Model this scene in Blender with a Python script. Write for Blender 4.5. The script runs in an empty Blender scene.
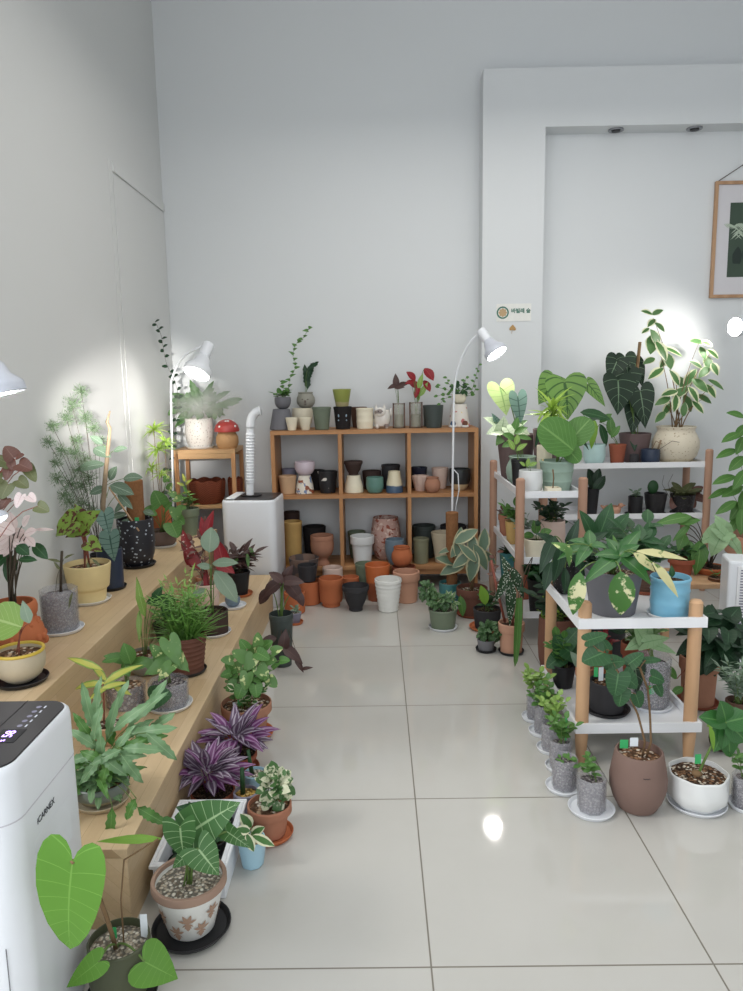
import bpy, math, random
import numpy as np
from mathutils import Vector, Matrix
PI = math.pi
rnd = random.Random(7)
SC = bpy.context.scene
COL = SC.collection
# ------------------------------------------------------------------ camera
F = 737.0; CX, CY = 371.5, 495.5; H = 1.6
PITCH = math.radians(8.9); ROLL = math.radians(0.95); YAW = math.radians(0.42)
def _cam():
    fw = Vector((-math.sin(YAW)*math.cos(PITCH), math.cos(YAW)*math.cos(PITCH), -math.sin(PITCH)))
    rt = Vector((math.cos(YAW), math.sin(YAW), 0)); up = rt.cross(fw)
    r2 = rt*math.cos(ROLL) - up*math.sin(ROLL); u2 = up*math.cos(ROLL) + rt*math.sin(ROLL)
    return fw.normalized(), r2.normalized(), u2.normalized()
FW, RT, UP = _cam(); EYE = Vector((0, 0, H))
def ray(px, py): return FW + RT*((px-CX)/F) - UP*((py-CY)/F)
def onz(px, py, z):
    d = ray(px, py); return EYE + d*((z-H)/d.z)
def ony(px, py, Y):
    d = ray(px, py); return EYE + d*(Y/d.y)
def onx(px, py, X):
    d = ray(px, py); return EYE + d*(X/d.x)
def depth(p): return (p-EYE).dot(FW)
def proj(p):
    q = Vector(p)-EYE; z = q.dot(FW)
    return CX+F*q.dot(RT)/z, CY-F*q.dot(UP)/z
# ------------------------------------------------------------------ node helper
class NT:
    def __init__(s, name):
        s.m = bpy.data.materials.new(name); s.m.use_nodes = True; s.t = s.m.node_tree
        s.b = s.t.nodes['Principled BSDF']; s.out = s.t.nodes['Material Output']; s._oc = None
    def n(s, typ, **kw):
        x = s.t.nodes.new(typ)
        for k, v in kw.items(): setattr(x, k, v)
        return x
    def L(s, a, b): s.t.links.new(a, b)
    def put(s, sock, v):
        if isinstance(v, bpy.types.NodeSocket): s.L(v, sock)
        elif isinstance(v, (tuple, list)) and len(v) == 3 and sock.type == 'RGBA': sock.default_value = (*v, 1)
        else: sock.default_value = v
    def ma(s, op, a, b=None, c=None, clamp=False):
        x = s.n('ShaderNodeMath', operation=op, use_clamp=clamp)
        for i, v in enumerate((a, b, c)):
            if v is not None: s.put(x.inputs[i], v)
        return x.outputs[0]
    def mix(s, f, a, b):
        x = s.n('ShaderNodeMix', data_type='RGBA'); s.put(x.inputs[0], f); s.put(x.inputs[6], a); s.put(x.inputs[7], b)
        return x.outputs[2]
    def oc(s, which='Object'):
        if s._oc is None: s._oc = s.n('ShaderNodeTexCoord')
        return s._oc.outputs[which]
    def noise(s, scale, detail=3, co=None, rough=.55, col=False):
        x = s.n('ShaderNodeTexNoise'); s.L(co or s.oc(), x.inputs['Vector']); x.inputs['Scale'].default_value = scale
        x.inputs['Detail'].default_value = detail; x.inputs['Roughness'].default_value = rough
        return x.outputs['Color' if col else 'Fac']
    def vor(s, scale, out='Color', feature='F1', co=None):
        x = s.n('ShaderNodeTexVoronoi', feature=feature); s.L(co or s.oc(), x.inputs['Vector']); x.inputs['Scale'].default_value = scale
        return x.outputs[out]
    def sstep(s, v, lo, hi):
        x = s.n('ShaderNodeMapRange', interpolation_type='SMOOTHSTEP'); s.put(x.inputs[0], v)
        x.inputs[1].default_value = lo; x.inputs[2].default_value = hi
        return x.outputs[0]
    def mapping(s, scale, co=None, rot=(0, 0, 0), loc=(0, 0, 0)):
        x = s.n('ShaderNodeMapping'); s.L(co or s.oc(), x.inputs[0]); x.inputs['Scale'].default_value = scale
        x.inputs['Rotation'].default_value = rot; x.inputs['Location'].default_value = loc
        return x.outputs[0]
    def bump(s, h, strength=.3, dist=.01):
        x = s.n('ShaderNodeBump'); s.L(h, x.inputs['Height']); x.inputs['Strength'].default_value = strength
        x.inputs['Distance'].default_value = dist; s.L(x.outputs[0], s.b.inputs['Normal'])
    def base(s, c, rough=.5, spec=.5, metal=0):
        s.put(s.b.inputs['Base Color'], c); s.put(s.b.inputs['Roughness'], rough)
        s.b.inputs['Specular IOR Level'].default_value = spec; s.b.inputs['Metallic'].default_value = metal
        return s.m
def C(r, g, b):            # sRGB 0-255 to linear
    f = lambda v: (v/255/12.92) if v/255 <= .04045 else ((v/255+.055)/1.055)**2.4
    return (f(r), f(g), f(b))
def dk(c, k): return tuple(x*k for x in c)
MATS = {}
def paint(name, c, rough=.5, spec=.4, var=.12, scale=14, bump=0, bscale=60, metal=0):
    if name in MATS: return MATS[name]
    q = NT(name); f = q.noise(scale, 4)
    m = q.base(q.mix(f, dk(c, 1-var), tuple(min(1, x*(1+var)) for x in c)), rough, spec, metal)
    if bump: q.bump(q.noise(bscale, 3), bump, .004)
    MATS[name] = m; return m
def glow(name, c, strength):
    q = NT(name); q.base(c, .4); q.put(q.b.inputs['Emission Color'], c); q.b.inputs['Emission Strength'].default_value = strength
    MATS[name] = q.m; return q.m
def leafmat(name, c1, c2, vein=None, freq=6, vw=.25, slope=.5, mid=.05, edge=None, ew=.8, blot=None, bs=9, bt=.5, bw=.06, spots=None, half=None,
            stripe=None, rough=.42, tr=.18, spec=.4):
    if name in MATS: return MATS[name]
    q = NT(name); uv = q.n('ShaderNodeUVMap').outputs[0]
    sp = q.n('ShaderNodeSeparateXYZ'); q.L(uv, sp.inputs[0]); u, v = sp.outputs[0], sp.outputs[1]
    su = q.ma('MULTIPLY', q.ma('SUBTRACT', u, .5), 2.0); s = q.ma('ABSOLUTE', su)
    col = q.mix(q.noise(9, 3), c1, c2)
    if half: col = q.mix(q.ma('MULTIPLY', q.sstep(su, -.1, .15), .95), col, half)
    if blot: col = q.mix(q.sstep(q.noise(bs, 4, co=q.mapping((1, 1, 1), rot=(.3, .2, .1))), bt, bt+bw), col, blot)
    if stripe:
        col = q.mix(q.sstep(q.ma('ABSOLUTE', q.ma('SUBTRACT', s, .5)), .24, .12), col, stripe)
    if edge: col = q.mix(q.sstep(q.ma('ADD', s, q.ma('MULTIPLY', q.noise(30, 2), .3)), ew, ew+.12), col, edge)
    if spots: col = q.mix(q.sstep(q.vor(90, 'Distance'), .34, .26), col, spots)
    if vein:
        w = q.ma('SUBTRACT', v, q.ma('MULTIPLY', s, slope)); w = q.ma('ABSOLUTE', q.ma('SINE', q.ma('MULTIPLY', w, PI*freq)))
        lat = q.sstep(w, vw, vw*.25); md = q.sstep(s, mid*1.6, mid*.6)
        col = q.mix(q.ma('MULTIPLY', q.ma('MAXIMUM', lat, md), .85), col, vein)
    q.base(col, rough, spec)
    if tr:
        t = q.n('ShaderNodeBsdfTranslucent'); q.L(col, t.inputs[0]); ms = q.n('ShaderNodeMixShader'); ms.inputs[0].default_value = tr
        q.L(q.b.outputs[0], ms.inputs[1]); q.L(t.outputs[0], ms.inputs[2]); q.L(ms.outputs[0], q.out.inputs[0])
    MATS[name] = q.m; return q.m
# ------------------------------------------------------------------ mesh builder
class MB:
    def __init__(s): s.v = []; s.f = []; s.uv = []; s.mi = []; s.sm = []; s.nv = 0
    def add(s, V, faces, uvs=None, mi=0, smooth=True):
        V = np.asarray(V, float).reshape(-1, 3); o = s.nv; s.v.append(V); s.nv += len(V)
        for f in faces:
            s.f.append(tuple(int(i)+o for i in f)); s.mi.append(mi); s.sm.append(smooth)
        s.uv.append(np.zeros((len(V), 2)) if uvs is None else np.asarray(uvs, float))
    def box(s, x0, x1, y0, y1, z0, z1, mi=0, M=None):
        V = [Vector((x, y, z)) for x in (x0, x1) for y in (y0, y1) for z in (z0, z1)]
        if M: V = [M @ p for p in V]
        s.add([tuple(p) for p in V], [(0, 1, 3, 2), (4, 6, 7, 5), (0, 4, 5, 1), (2, 3, 7, 6), (0, 2, 6, 4), (1, 5, 7, 3)], mi=mi, smooth=False)
    def lathe(s, prof, seg=32, c=(0, 0, 0), mi=0, smooth=True, lob=None, rot=0, M=None):
        """prof: (r, z); corners sharper than 35 degrees get their own ring"""
        P = [np.array(p, float) for p in prof]; rings = []; cur = [P[0]]
        for i in range(1, len(P)):
            cur.append(P[i])
            if i < len(P)-1:
                a, b = P[i]-P[i-1], P[i+1]-P[i]
                ca = np.dot(a, b)/(np.linalg.norm(a)*np.linalg.norm(b)+1e-12)
                if ca < .82: rings.append(cur); cur = [P[i]]
        rings.append(cur)
        th = np.arange(seg)*2*PI/seg + rot
        for run in rings:
            V = []; fs = []
            for r, z in run:
                rr = r*np.ones(seg) if lob is None else r*lob(th, z)
                V.append(np.stack([c[0]+rr*np.cos(th), c[1]+rr*np.sin(th), np.full(seg, c[2]+z)], 1))
            for i in range(len(run)-1):
                for k in range(seg):
                    k2 = (k+1) % seg; fs.append((i*seg+k, i*seg+k2, (i+1)*seg+k2, (i+1)*seg+k))
            V = np.concatenate(V)
            if M is not None: V = np.array([tuple(M @ Vector(p)) for p in V])
            s.add(V, fs, mi=mi, smooth=smooth)
    def tube(s, pts, r, seg=6, mi=0, cap=True):
        P = [Vector(p) for p in pts]; n = len(P)
        R = r if isinstance(r, (list, tuple)) else [r]*n
        V = []; fs = []; prev = None
        for i in range(n):
            t = (P[min(i+1, n-1)]-P[max(i-1, 0)])
            t = t.normalized() if t.length > 1e-9 else Vector((0, 0, 1))
            if prev is None: a = t.orthogonal().normalized()
            else:
                a = prev - t*prev.dot(t); a = a.normalized() if a.length > 1e-6 else t.orthogonal().normalized()
            prev = a; b = t.cross(a)
            for k in range(seg):
                an = 2*PI*k/seg; V.append(tuple(P[i]+(a*math.cos(an)+b*math.sin(an))*R[i]))
        for i in range(n-1):
            for k in range(seg):
                k2 = (k+1) % seg; fs.append((i*seg+k, i*seg+k2, (i+1)*seg+k2, (i+1)*seg+k))
        if cap: fs.append(tuple(range(seg))[::-1]); fs.append(tuple(range((n-1)*seg, n*seg)))
        s.add(V, fs, mi=mi)
    def sphere(s, c, rx, ry=None, rz=None, seg=12, rings=8, mi=0, M=None):
        ry = ry or rx; rz = rz or rx; V = []; fs = []
        for i in range(rings+1):
            a = PI*i/rings
            for k in range(seg):
                b = 2*PI*k/seg; V.append(Vector((rx*math.sin(a)*math.cos(b), ry*math.sin(a)*math.sin(b), rz*math.cos(a))))
        if M: V = [M @ p for p in V]
        V = [(p.x+c[0], p.y+c[1], p.z+c[2]) for p in V]
        for i in range(rings):
            for k in range(seg):
                k2 = (k+1) % seg; fs.append((i*seg+k, (i+1)*seg+k, (i+1)*seg+k2, i*seg+k2))
        s.add(V, fs, mi=mi)
    def build(s, name, mats, parent=None, loc=None, bevel=0):
        me = bpy.data.meshes.new(name); V = np.concatenate(s.v)
        o = bpy.data.objects.new(name, me)
        base = Vector(loc) if loc is not None else (Vector(parent['_w']) if parent is not None else Vector((0, 0, 0)))
        W = V + np.array(base)
        if name in CLIP or (parent is not None and name in CLIPP):      # plants lean on the walls, they do not pass through them
            W[:, 0] = np.maximum(W[:, 0], -1.575); W[:, 1] = np.minimum(W[:, 1], 5.875); W[:, 2] = np.maximum(W[:, 2], .004); V = W-np.array(base)
        me.from_pydata(V.tolist(), [], s.f)
        me.polygons.foreach_set('material_index', s.mi); me.polygons.foreach_set('use_smooth', s.sm)
        uvl = me.uv_layers.new(name='UVMap'); U = np.concatenate(s.uv)
        li = np.empty(len(me.loops), int); me.loops.foreach_get('vertex_index', li); uvl.data.foreach_set('uv', U[li].ravel())
        for m in (mats if isinstance(mats, (list, tuple)) else [mats]): me.materials.append(m)
        COL.objects.link(o)
        if parent is not None: o.parent = parent
        elif loc is not None: o.location = loc
        if bevel:
            b = o.modifiers.new('bevel', 'BEVEL'); b.width = bevel; b.segments = 2; b.limit_method = 'ANGLE'
        return o
CLIP = set(); CLIPP = {'foliage', 'leaf', 'stem', 'vine', 'flower'}
def tag(o, label, cat, group=None, kind=None):
    if label: o['label'] = label
    if cat: o['category'] = cat
    if group: o['group'] = group
    if kind: o['kind'] = kind
    return o
def thing(name, label, cat, loc, group=None):
    o = bpy.data.objects.new(name, None); COL.objects.link(o); o.location = loc; o.empty_display_size = .05
    o['_w'] = tuple(loc); return tag(o, label, cat, group)
def struct(o): o['kind'] = 'structure'; return o
# ------------------------------------------------------------------ leaves
SHAPES = {  # (t, width) outline, how far the rows sweep back behind the stalk, power
 'heart': ([(0, .62), (.06, .84), (.14, .97), (.25, 1), (.4, .93), (.6, .7), (.8, .38), (.93, .13), (1, 0)], .30, 1.5),
 'arrow': ([(0, .42), (.06, .62), (.14, .74), (.25, .78), (.4, .72), (.6, .52), (.8, .27), (.93, .09), (1, 0)], .42, 1.3),
 'round': ([(0, .5), (.06, .78), (.16, .96), (.3, 1), (.5, .97), (.7, .82), (.85, .58), (.95, .32), (1, 0)], .24, 1.6),
 'disc': ([(0, 0), (.03, .34), (.1, .6), (.25, .87), (.5, 1), (.75, .87), (.9, .6), (.97, .34), (1, 0)], 0, 1),
 'oval': ([(0, .02), (.1, .5), (.25, .85), (.42, 1), (.6, .93), (.8, .6), (.93, .24), (1, 0)], .0, 1),
 'lance': ([(0, .1), (.12, .6), (.3, 1), (.5, .92), (.7, .65), (.88, .28), (1, 0)], 0, 1),
 'strap': ([(0, .75), (.2, 1), (.6, .9), (.85, .55), (1, 0)], 0, 1),
 'needle': ([(0, .6), (.4, 1), (1, 0)], 0, 1),
 'frond': ([(0, .2), (.08, .5), (.15, .85), (.22, .7), (.3, 1), (.38, .8), (.46, 1), (.54, .78), (.62, .9), (.7, .66), (.78, .7), (.87, .42), (.95, .2), (1, 0)], -.05, 1),
 'lobed': ([(0, .5), (.07, 1), (.14, .98), (.22, .42), (.3, .95), (.4, .85), (.48, .36), (.56, .72), (.66, .6), (.74, .3), (.82, .45), (.92, .25), (1, 0)], .3, 1.1),
}
OUT = {
 'broad': ([0, .01, .02, .03, .05, .09, .15, .23, .34, .48, .65, .83, 1], [0, .09, .26, .48, .72, .9, 1, 1, .95, .82, .6, .3, 0], [0, -.10, -.18, -.225, -.21, -.13, 0, .15, .32, .51, .72, .9, 1]),   # midrib position, half width and outline position, row by row from the notch round the lobe to the tip
 'heart': ([0, .01, .02, .03, .05, .09, .15, .23, .34, .48, .65, .83, 1], [0, .10, .28, .5, .74, .92, 1, .98, .88, .70, .46, .2, 0], [0, -.10, -.18, -.225, -.21, -.13, 0, .14, .3, .48, .68, .86, 1]),
 'arrow': ([0, .01, .02, .03, .05, .09, .15, .23, .34, .48, .65, .83, 1], [0, .14, .38, .66, .86, .92, .92, .92, .86, .70, .46, .2, 0], [0, -.13, -.25, -.33, -.31, -.2, -.05, .1, .27, .46, .67, .86, 1]),
 'round': ([0, .01, .02, .03, .06, .11, .19, .29, .41, .55, .7, .86, 1], [0, .12, .32, .56, .8, .95, 1, .98, .9, .75, .52, .25, 0], [0, -.07, -.13, -.16, -.13, -.04, .1, .26, .44, .63, .81, .94, 1]),
}
_T = {}
def tmpl(shape, ns):
    k = (shape, ns)
    if k not in _T:
        pts, back, e = SHAPES.get(shape, SHAPES['heart']); t = np.array([p[0] for p in pts]); w = np.array([p[1] for p in pts])
        s = np.linspace(-1, 1, ns+1); S, T = np.meshgrid(s, t); W = np.repeat(w[:, None], ns+1, 1)
        TP = T - back*(1-T)**2.2*np.abs(S)**e
        V = T.copy()
        if shape in OUT:
            m_, ox, oy = (np.array(q) for q in OUT[shape]); s = np.linspace(-1, 1, ns+1); S = np.repeat(s[None, :], len(m_), 0)
            W = np.repeat(ox[:, None], ns+1, 1); A = np.abs(S); TP = m_[:, None]+(oy-m_)[:, None]*A; T = np.repeat(m_[:, None], ns+1, 1); V = T+.5*A
        n, m = T.shape; fs = [(i*m+j, i*m+j+1, (i+1)*m+j+1, (i+1)*m+j) for i in range(n-1) for j in range(m-1)]
        _T[k] = (S.ravel(), T.ravel(), TP.ravel(), W.ravel(), fs, np.stack([S.ravel()*.5+.5, V.ravel()], 1))
    return _T[k]
def leaf(mb, O, d, n, L, W, shape='oval', droop=.5, cup=.18, wave=.0, mi=0, ns=4, ph=0):
    d = Vector(d).normalized(); n = Vector(n); n = n-d*n.dot(d)
    n = n.normalized() if n.length > 1e-5 else d.orthogonal().normalized()
    x = d.cross(n); S, T, TP, Wd, fs, uv = tmpl(shape, ns)
    a = droop if abs(droop) > 1e-3 else 1e-3
    y = L*np.sin(a*TP)/a; z = -L*(1-np.cos(a*TP))/a
    xx = S*W*.5*Wd; z = z + cup*np.abs(xx)*np.abs(S)**.6
    if wave: z = z + wave*W*np.sin(T*14+ph)*np.abs(S)
    V = np.array(O)[None] + xx[:, None]*np.array(x) + y[:, None]*np.array(d) + z[:, None]*np.array(n)
    mb.add(V, fs, uv, mi)
def curve3(a, b, k, n=7):       # quadratic bezier through a lifted middle
    a, b, k = Vector(a), Vector(b), Vector(k)
    return [a*(1-t)**2 + k*2*t*(1-t) + b*t*t for t in [i/(n-1) for i in range(n)]]
def sph(az, el): return Vector((math.cos(az)*math.cos(el), math.sin(az)*math.cos(el), math.sin(el)))
TX0, TPX, TY0, TPY = .13, .775, 1.805, .826
# ------------------------------------------------------------------ materials
def wood(name, c1, c2, axis=1, scale=1.0, rough=.5):
    if name in MATS: return MATS[name]
    q = NT(name); sc = [9*scale]*3; sc[axis] = .9*scale
    co = q.mapping(tuple(sc)); w = q.n('ShaderNodeTexWave', wave_type='RINGS', rings_direction='XYZ'[axis]); q.L(co, w.inputs[0])
    w.inputs['Scale'].default_value = .35; w.inputs['Distortion'].default_value = 5; w.inputs['Detail'].default_value = 3; w.inputs['Detail Scale'].default_value = 1.4
    f = q.ma('ADD', q.ma('MULTIPLY', w.outputs['Fac'], .55), q.ma('MULTIPLY', q.noise(5, 5, co=co), .5))
    q.base(q.mix(f, c1, c2), rough, .35); q.bump(f, .08, .003); MATS[name] = q.m; return q.m
def stave(name):      # pale laminated pine of the stepped benches, staves along the length
    q = NT(name); br = q.n('ShaderNodeTexBrick'); br.offset = .37
    sp = q.n('ShaderNodeSeparateXYZ'); q.L(q.oc(), sp.inputs[0]); cb = q.n('ShaderNodeCombineXYZ')
    q.L(sp.outputs[1], cb.inputs[0]); q.L(q.ma('ADD', sp.outputs[0], sp.outputs[2]), cb.inputs[1]); q.L(cb.outputs[0], br.inputs[0])
    for k, v in (('Color1', C(218, 194, 158)), ('Color2', C(206, 180, 142)), ('Mortar', C(172, 146, 112))): br.inputs[k].default_value = (*v, 1)
    br.inputs['Scale'].default_value = 1; br.inputs['Mortar Size'].default_value = .0006; br.inputs['Brick Width'].default_value = .62; br.inputs['Row Height'].default_value = .055
    g = q.noise(4, 5, co=q.mapping((14, 1.2, 14)))
    q.base(q.mix(q.ma('MULTIPLY', g, .5), br.outputs[0], C(166, 138, 104)), .45, .35); q.bump(g, .05, .002); MATS[name] = q.m; return q.m
def tiles():
    q = NT('floor tile'); sp = q.n('ShaderNodeSeparateXYZ'); q.L(q.oc(), sp.inputs[0])
    def grout(sock, off, per):
        d = q.ma('ABSOLUTE', q.ma('SUBTRACT', q.ma('FRACT', q.ma('ADD', q.ma('DIVIDE', q.ma('SUBTRACT', sock, off), per), 20.5)), .5))
        return q.sstep(d, .0042, .0022)
    g = q.ma('MAXIMUM', grout(sp.outputs[0], TX0, TPX), grout(sp.outputs[1], TY0, TPY))
    c = q.mix(q.noise(2.2, 5), C(184, 182, 176), C(194, 192, 187)); c = q.mix(q.sstep(q.noise(11, 6), .62, .8), c, C(190, 187, 181))
    q.base(q.mix(g, c, C(118, 112, 102)), q.ma('ADD', .055, q.ma('MULTIPLY', g, .5)), .5)
    q.bump(q.ma('SUBTRACT', 1.0, g), .25, .002); MATS['tile'] = q.m; return q.m

def wallmat(name, c, var=.03):
    q = NT(name); q.base(q.mix(q.noise(1.3, 4), dk(c, 1-var), c), .75, .2); q.bump(q.noise(160, 2), .04, .002); MATS[name] = q.m; return q.m
def gravel(name, cols, scale=95, bumpk=.9):
    q = NT(name); v = q.n('ShaderNodeTexVoronoi'); q.L(q.oc(), v.inputs[0]); v.inputs['Scale'].default_value = scale
    sp = q.n('ShaderNodeSeparateColor'); q.L(v.outputs['Color'], sp.inputs[0])
    r = q.n('ShaderNodeValToRGB'); q.L(sp.outputs[0], r.inputs[0]); r.color_ramp.interpolation = 'CONSTANT'
    for i, c in enumerate(cols):
        e = r.color_ramp.elements[i] if i < 2 else r.color_ramp.elements.new(i/len(cols))
        e.position = i/len(cols); e.color = (*c, 1)
    q.base(q.mix(q.sstep(v.outputs['Distance'], .35, .75), r.outputs[0], dk(cols[0], .25)), .85, .2)
    q.bump(q.ma('SUBTRACT', 1.0, v.outputs['Distance']), bumpk, .006); MATS[name] = q.m; return q.m
def clearplastic(name, c, tr=.55, rough=.25):
    q = NT(name); q.base(c, rough, .5); t = q.n('ShaderNodeBsdfTransparent'); ms = q.n('ShaderNodeMixShader')
    q.put(ms.inputs[0], tr); q.L(q.b.outputs[0], ms.inputs[1]); q.L(t.outputs[0], ms.inputs[2]); q.L(ms.outputs[0], q.out.inputs[0]); MATS[name] = q.m; return q.m
def terrazzo(name, base, cols, scale=60, thr=.28):
    q = NT(name); v = q.n('ShaderNodeTexVoronoi'); q.L(q.mapping((1, 1, 1.2)), v.inputs[0]); v.inputs['Scale'].default_value = scale; v.inputs['Randomness'].default_value = 1
    m = q.sstep(q.ma('ADD', v.outputs['Distance'], q.ma('MULTIPLY', q.noise(120, 2), .25)), thr+.06, thr)
    q.base(q.mix(m, base, q.mix(q.noise(25, 1), cols[0], cols[-1])), .45, .4); MATS[name] = q.m; return q.m
def twotone(name, lo, hi, zsplit, soft=.004, rough=.4, mid=None, zm=0):
    q = NT(name); sp = q.n('ShaderNodeSeparateXYZ'); q.L(q.oc(), sp.inputs[0])
    z = q.ma('ADD', sp.outputs[2], q.ma('MULTIPLY', q.ma('SUBTRACT', q.noise(12, 3), .5), .02))
    c = q.mix(q.sstep(z, zsplit-soft, zsplit+soft), lo, hi)
    if mid: c = q.mix(q.sstep(z, zm-soft, zm+soft), c, mid)
    q.base(c, rough, .5); MATS[name] = q.m; return q.m
def blotpaint(name, c, c2, scale, thr, rough=.5, c3=None):
    q = NT(name); k = q.mix(q.sstep(q.noise(scale, 1), thr, thr+.03), c, c2)
    if c3: k = q.mix(q.sstep(q.noise(scale*1.3, 1, co=q.mapping((1, 1, 1), loc=(3, 5, 1))), thr+.03, thr+.06), k, c3)
    q.base(k, rough, .4); MATS[name] = q.m; return q.m
def basket(name, c1, c2, sc=(90, 90, 130)):
    q = NT(name); ck = q.n('ShaderNodeTexChecker'); q.L(q.mapping(sc), ck.inputs[0]); ck.inputs['Scale'].default_value = 1
    ck.inputs[1].default_value = (*c1, 1); ck.inputs[2].default_value = (*c2, 1)
    q.base(ck.outputs[0], .7, .2); q.bump(ck.outputs[1], .6, .004); MATS[name] = q.m; return q.m

def K(n): return MATS[n]
P_ = paint
P_('terracotta', C(172, 118, 94), .8, .2, .12, 9, .15); P_('terra_orange', C(184, 108, 72), .8, .2, .1, 9, .12); P_('terra_red', C(150, 86, 66), .8, .2, .12)
P_('terra_pink', C(196, 150, 126), .8, .2, .1, 9, .15); P_('terra_brown', C(112, 76, 64), .85, .2, .15, 10, .2); P_('terra_dust', C(170, 124, 102), .9, .1, .22, 7, .25)
P_('tan', C(192, 158, 126), .75, .2); P_('cream', C(226, 218, 196), .5); P_('cream_y', C(226, 205, 152), .5); P_('white_glaze', C(222, 224, 224), .3, .5, .04)
P_('white_plastic', C(228, 231, 236), .35, .5, .02); P_('white_metal', C(232, 233, 236), .35, .5, .02); P_('grey', C(118, 118, 122), .6); P_('grey_mid', C(104, 104, 110), .55, .4, .06)
P_('grey_lav', C(132, 130, 148), .5); P_('charcoal', C(52, 51, 54), .6, .3, .1); P_('black', C(30, 30, 33), .45, .4, .1); P_('black_matte', C(38, 35, 36), .8, .2, .12)
P_('navy', C(40, 52, 74), .4, .5, .1); P_('navy_glaze', C(36, 42, 60), .2, .6); P_('teal', C(62, 122, 124), .3, .6, .12); P_('teal_green', C(96, 134, 124), .35)
P_('sky', C(122, 178, 204), .3, .5, .05); P_('sky_pale', C(168, 205, 222), .35, .5, .05); P_('cyan_pale', C(178, 206, 204), .35); P_('sage', C(150, 172, 158), .45, .4, .07)
P_('sage_dark', C(112, 124, 104), .5); P_('green_pot', C(106, 116, 100), .55, .3, .15); P_('dark_green', C(62, 70, 68), .5); P_('olive', C(128, 128, 104), .45); P_('lime', C(146, 152, 78), .5)
P_('brown', C(92, 66, 54), .6); P_('brown_dark', C(64, 48, 44), .7); P_('brown_grey', C(110, 94, 88), .65, .3, .06); P_('brown_purple', C(104, 86, 86), .6); P_('mauve_brown', C(122, 100, 92), .7, .2, .05)
P_('pinkish', C(214, 190, 178), .6); P_('lavender', C(206, 192, 202), .4); P_('beige', C(196, 184, 160), .6); P_('yellow_tan', C(196, 160, 100), .5); P_('copper', C(132, 92, 66), .3, .6, .2)
P_('stone', C(150, 148, 138), .8); P_('blue_grey', C(110, 128, 142), .35); P_('red', C(168, 58, 54), .4, .5, .08); P_('white_mat', C(226, 226, 222), .7); P_('olive_dark', C(74, 78, 58), .5, .4, .15, 12)
P_('stem_green', C(96, 122, 62), .6); P_('stem_red', C(134, 74, 60), .6); P_('stem_dark', C(72, 62, 50), .8); P_('stem_brown', C(122, 98, 72), .85, .2, .25, 30, .3); P_('bark', C(146, 128, 106), .9, .1, .3, 40, .5)
P_('tag_white', C(226, 232, 238), .5); P_('tag_green', C(60, 168, 100), .5); P_('dark_plastic', C(48, 46, 48), .35, .5, .05); P_('ink', C(50, 50, 58), .6); P_('pink', C(214, 150, 150), .5)
P_('yellow_rim', C(208, 180, 74), .4); P_('blue_glaze', C(62, 86, 116), .25, .6, .2); P_('metal', C(150, 152, 156), .35, .5, .05, metal=.8); P_('grey_wrap', C(196, 194, 202), .4, .5, .08)
P_('coir', C(136, 96, 66), .95, .1, .3, 60, .8, 90); P_('print_green', C(62, 78, 66), .7); P_('print_dark', C(38, 50, 46), .7); P_('print_pale', C(170, 184, 166), .7); P_('mat_board', C(206, 204, 208), .8, .2, .02)
wood('pine', C(190, 142, 98), C(164, 116, 76), 0); wood('pine_v', C(190, 142, 98), C(164, 116, 76), 2); wood('beech', C(206, 168, 132), C(182, 142, 106), 2); wood('beech_pink', C(186, 148, 126), C(166, 128, 106), 2)
wood('stool', C(190, 154, 112), C(168, 130, 90), 0); wood('frame_wood', C(186, 150, 118), C(160, 124, 92), 2); stave('stave')
tiles(); wallmat('wall', C(216, 219, 221)); wallmat('wall_l', C(213, 214, 213)); wallmat('door_white', C(214, 215, 214)); wallmat('ceil', C(225, 226, 226))
gravel('bark_mix', [C(98, 74, 56), C(196, 184, 166), C(140, 104, 76), C(74, 56, 44), C(216, 206, 190), C(120, 90, 68)])
gravel('chips', [C(150, 112, 84), C(222, 212, 196), C(120, 90, 68), C(190, 160, 130), C(96, 72, 56)], 70)
gravel('pumice', [C(206, 198, 182), C(168, 158, 142), C(226, 220, 206), C(120, 108, 94), C(190, 176, 156)], 105)
gravel('peat', [C(66, 50, 40), C(84, 64, 50), C(52, 40, 34), C(110, 90, 70)], 120); gravel('grey_mix', [C(116, 108, 112), C(150, 144, 144), C(96, 88, 92), C(132, 122, 122), C(172, 166, 164)], 130, .5)
gravel('yellow_stones', [C(196, 160, 84), C(214, 184, 120), C(150, 116, 60)], 80)
clearplastic('clear_pot', C(200, 200, 206), .74, .15); clearplastic('glass', C(190, 190, 180), .7, .05)
terrazzo('terrazzo_black', C(44, 44, 50), [C(206, 214, 222), C(150, 164, 178)], 36, .32); terrazzo('terrazzo_white', C(212, 208, 202), [C(150, 110, 96), C(120, 120, 120)], 60, .33)
terrazzo('speckle_black', C(36, 34, 36), [C(196, 192, 190), C(150, 150, 150)], 110, .22)
twotone('fern_pot', C(150, 142, 116), C(112, 122, 118), .03); twotone('dome', C(64, 86, 112), C(214, 204, 176), .055); twotone('lime_pot', C(176, 164, 124), C(142, 150, 76), .035)
twotone('bowl_black', C(208, 192, 156), C(46, 50, 52), .05); twotone('clay_glaze', C(150, 82, 54), C(196, 108, 62), .14, .01)
blotpaint('painted', C(226, 220, 208), C(142, 82, 60), 20, .6, .5, C(120, 140, 176)); blotpaint('blackwhite', C(36, 35, 38), C(220, 214, 206), 18, .66, .5); blotpaint('ornate', C(190, 156, 146), C(150, 82, 66), 26, .56, .7, C(214, 190, 178))
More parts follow.
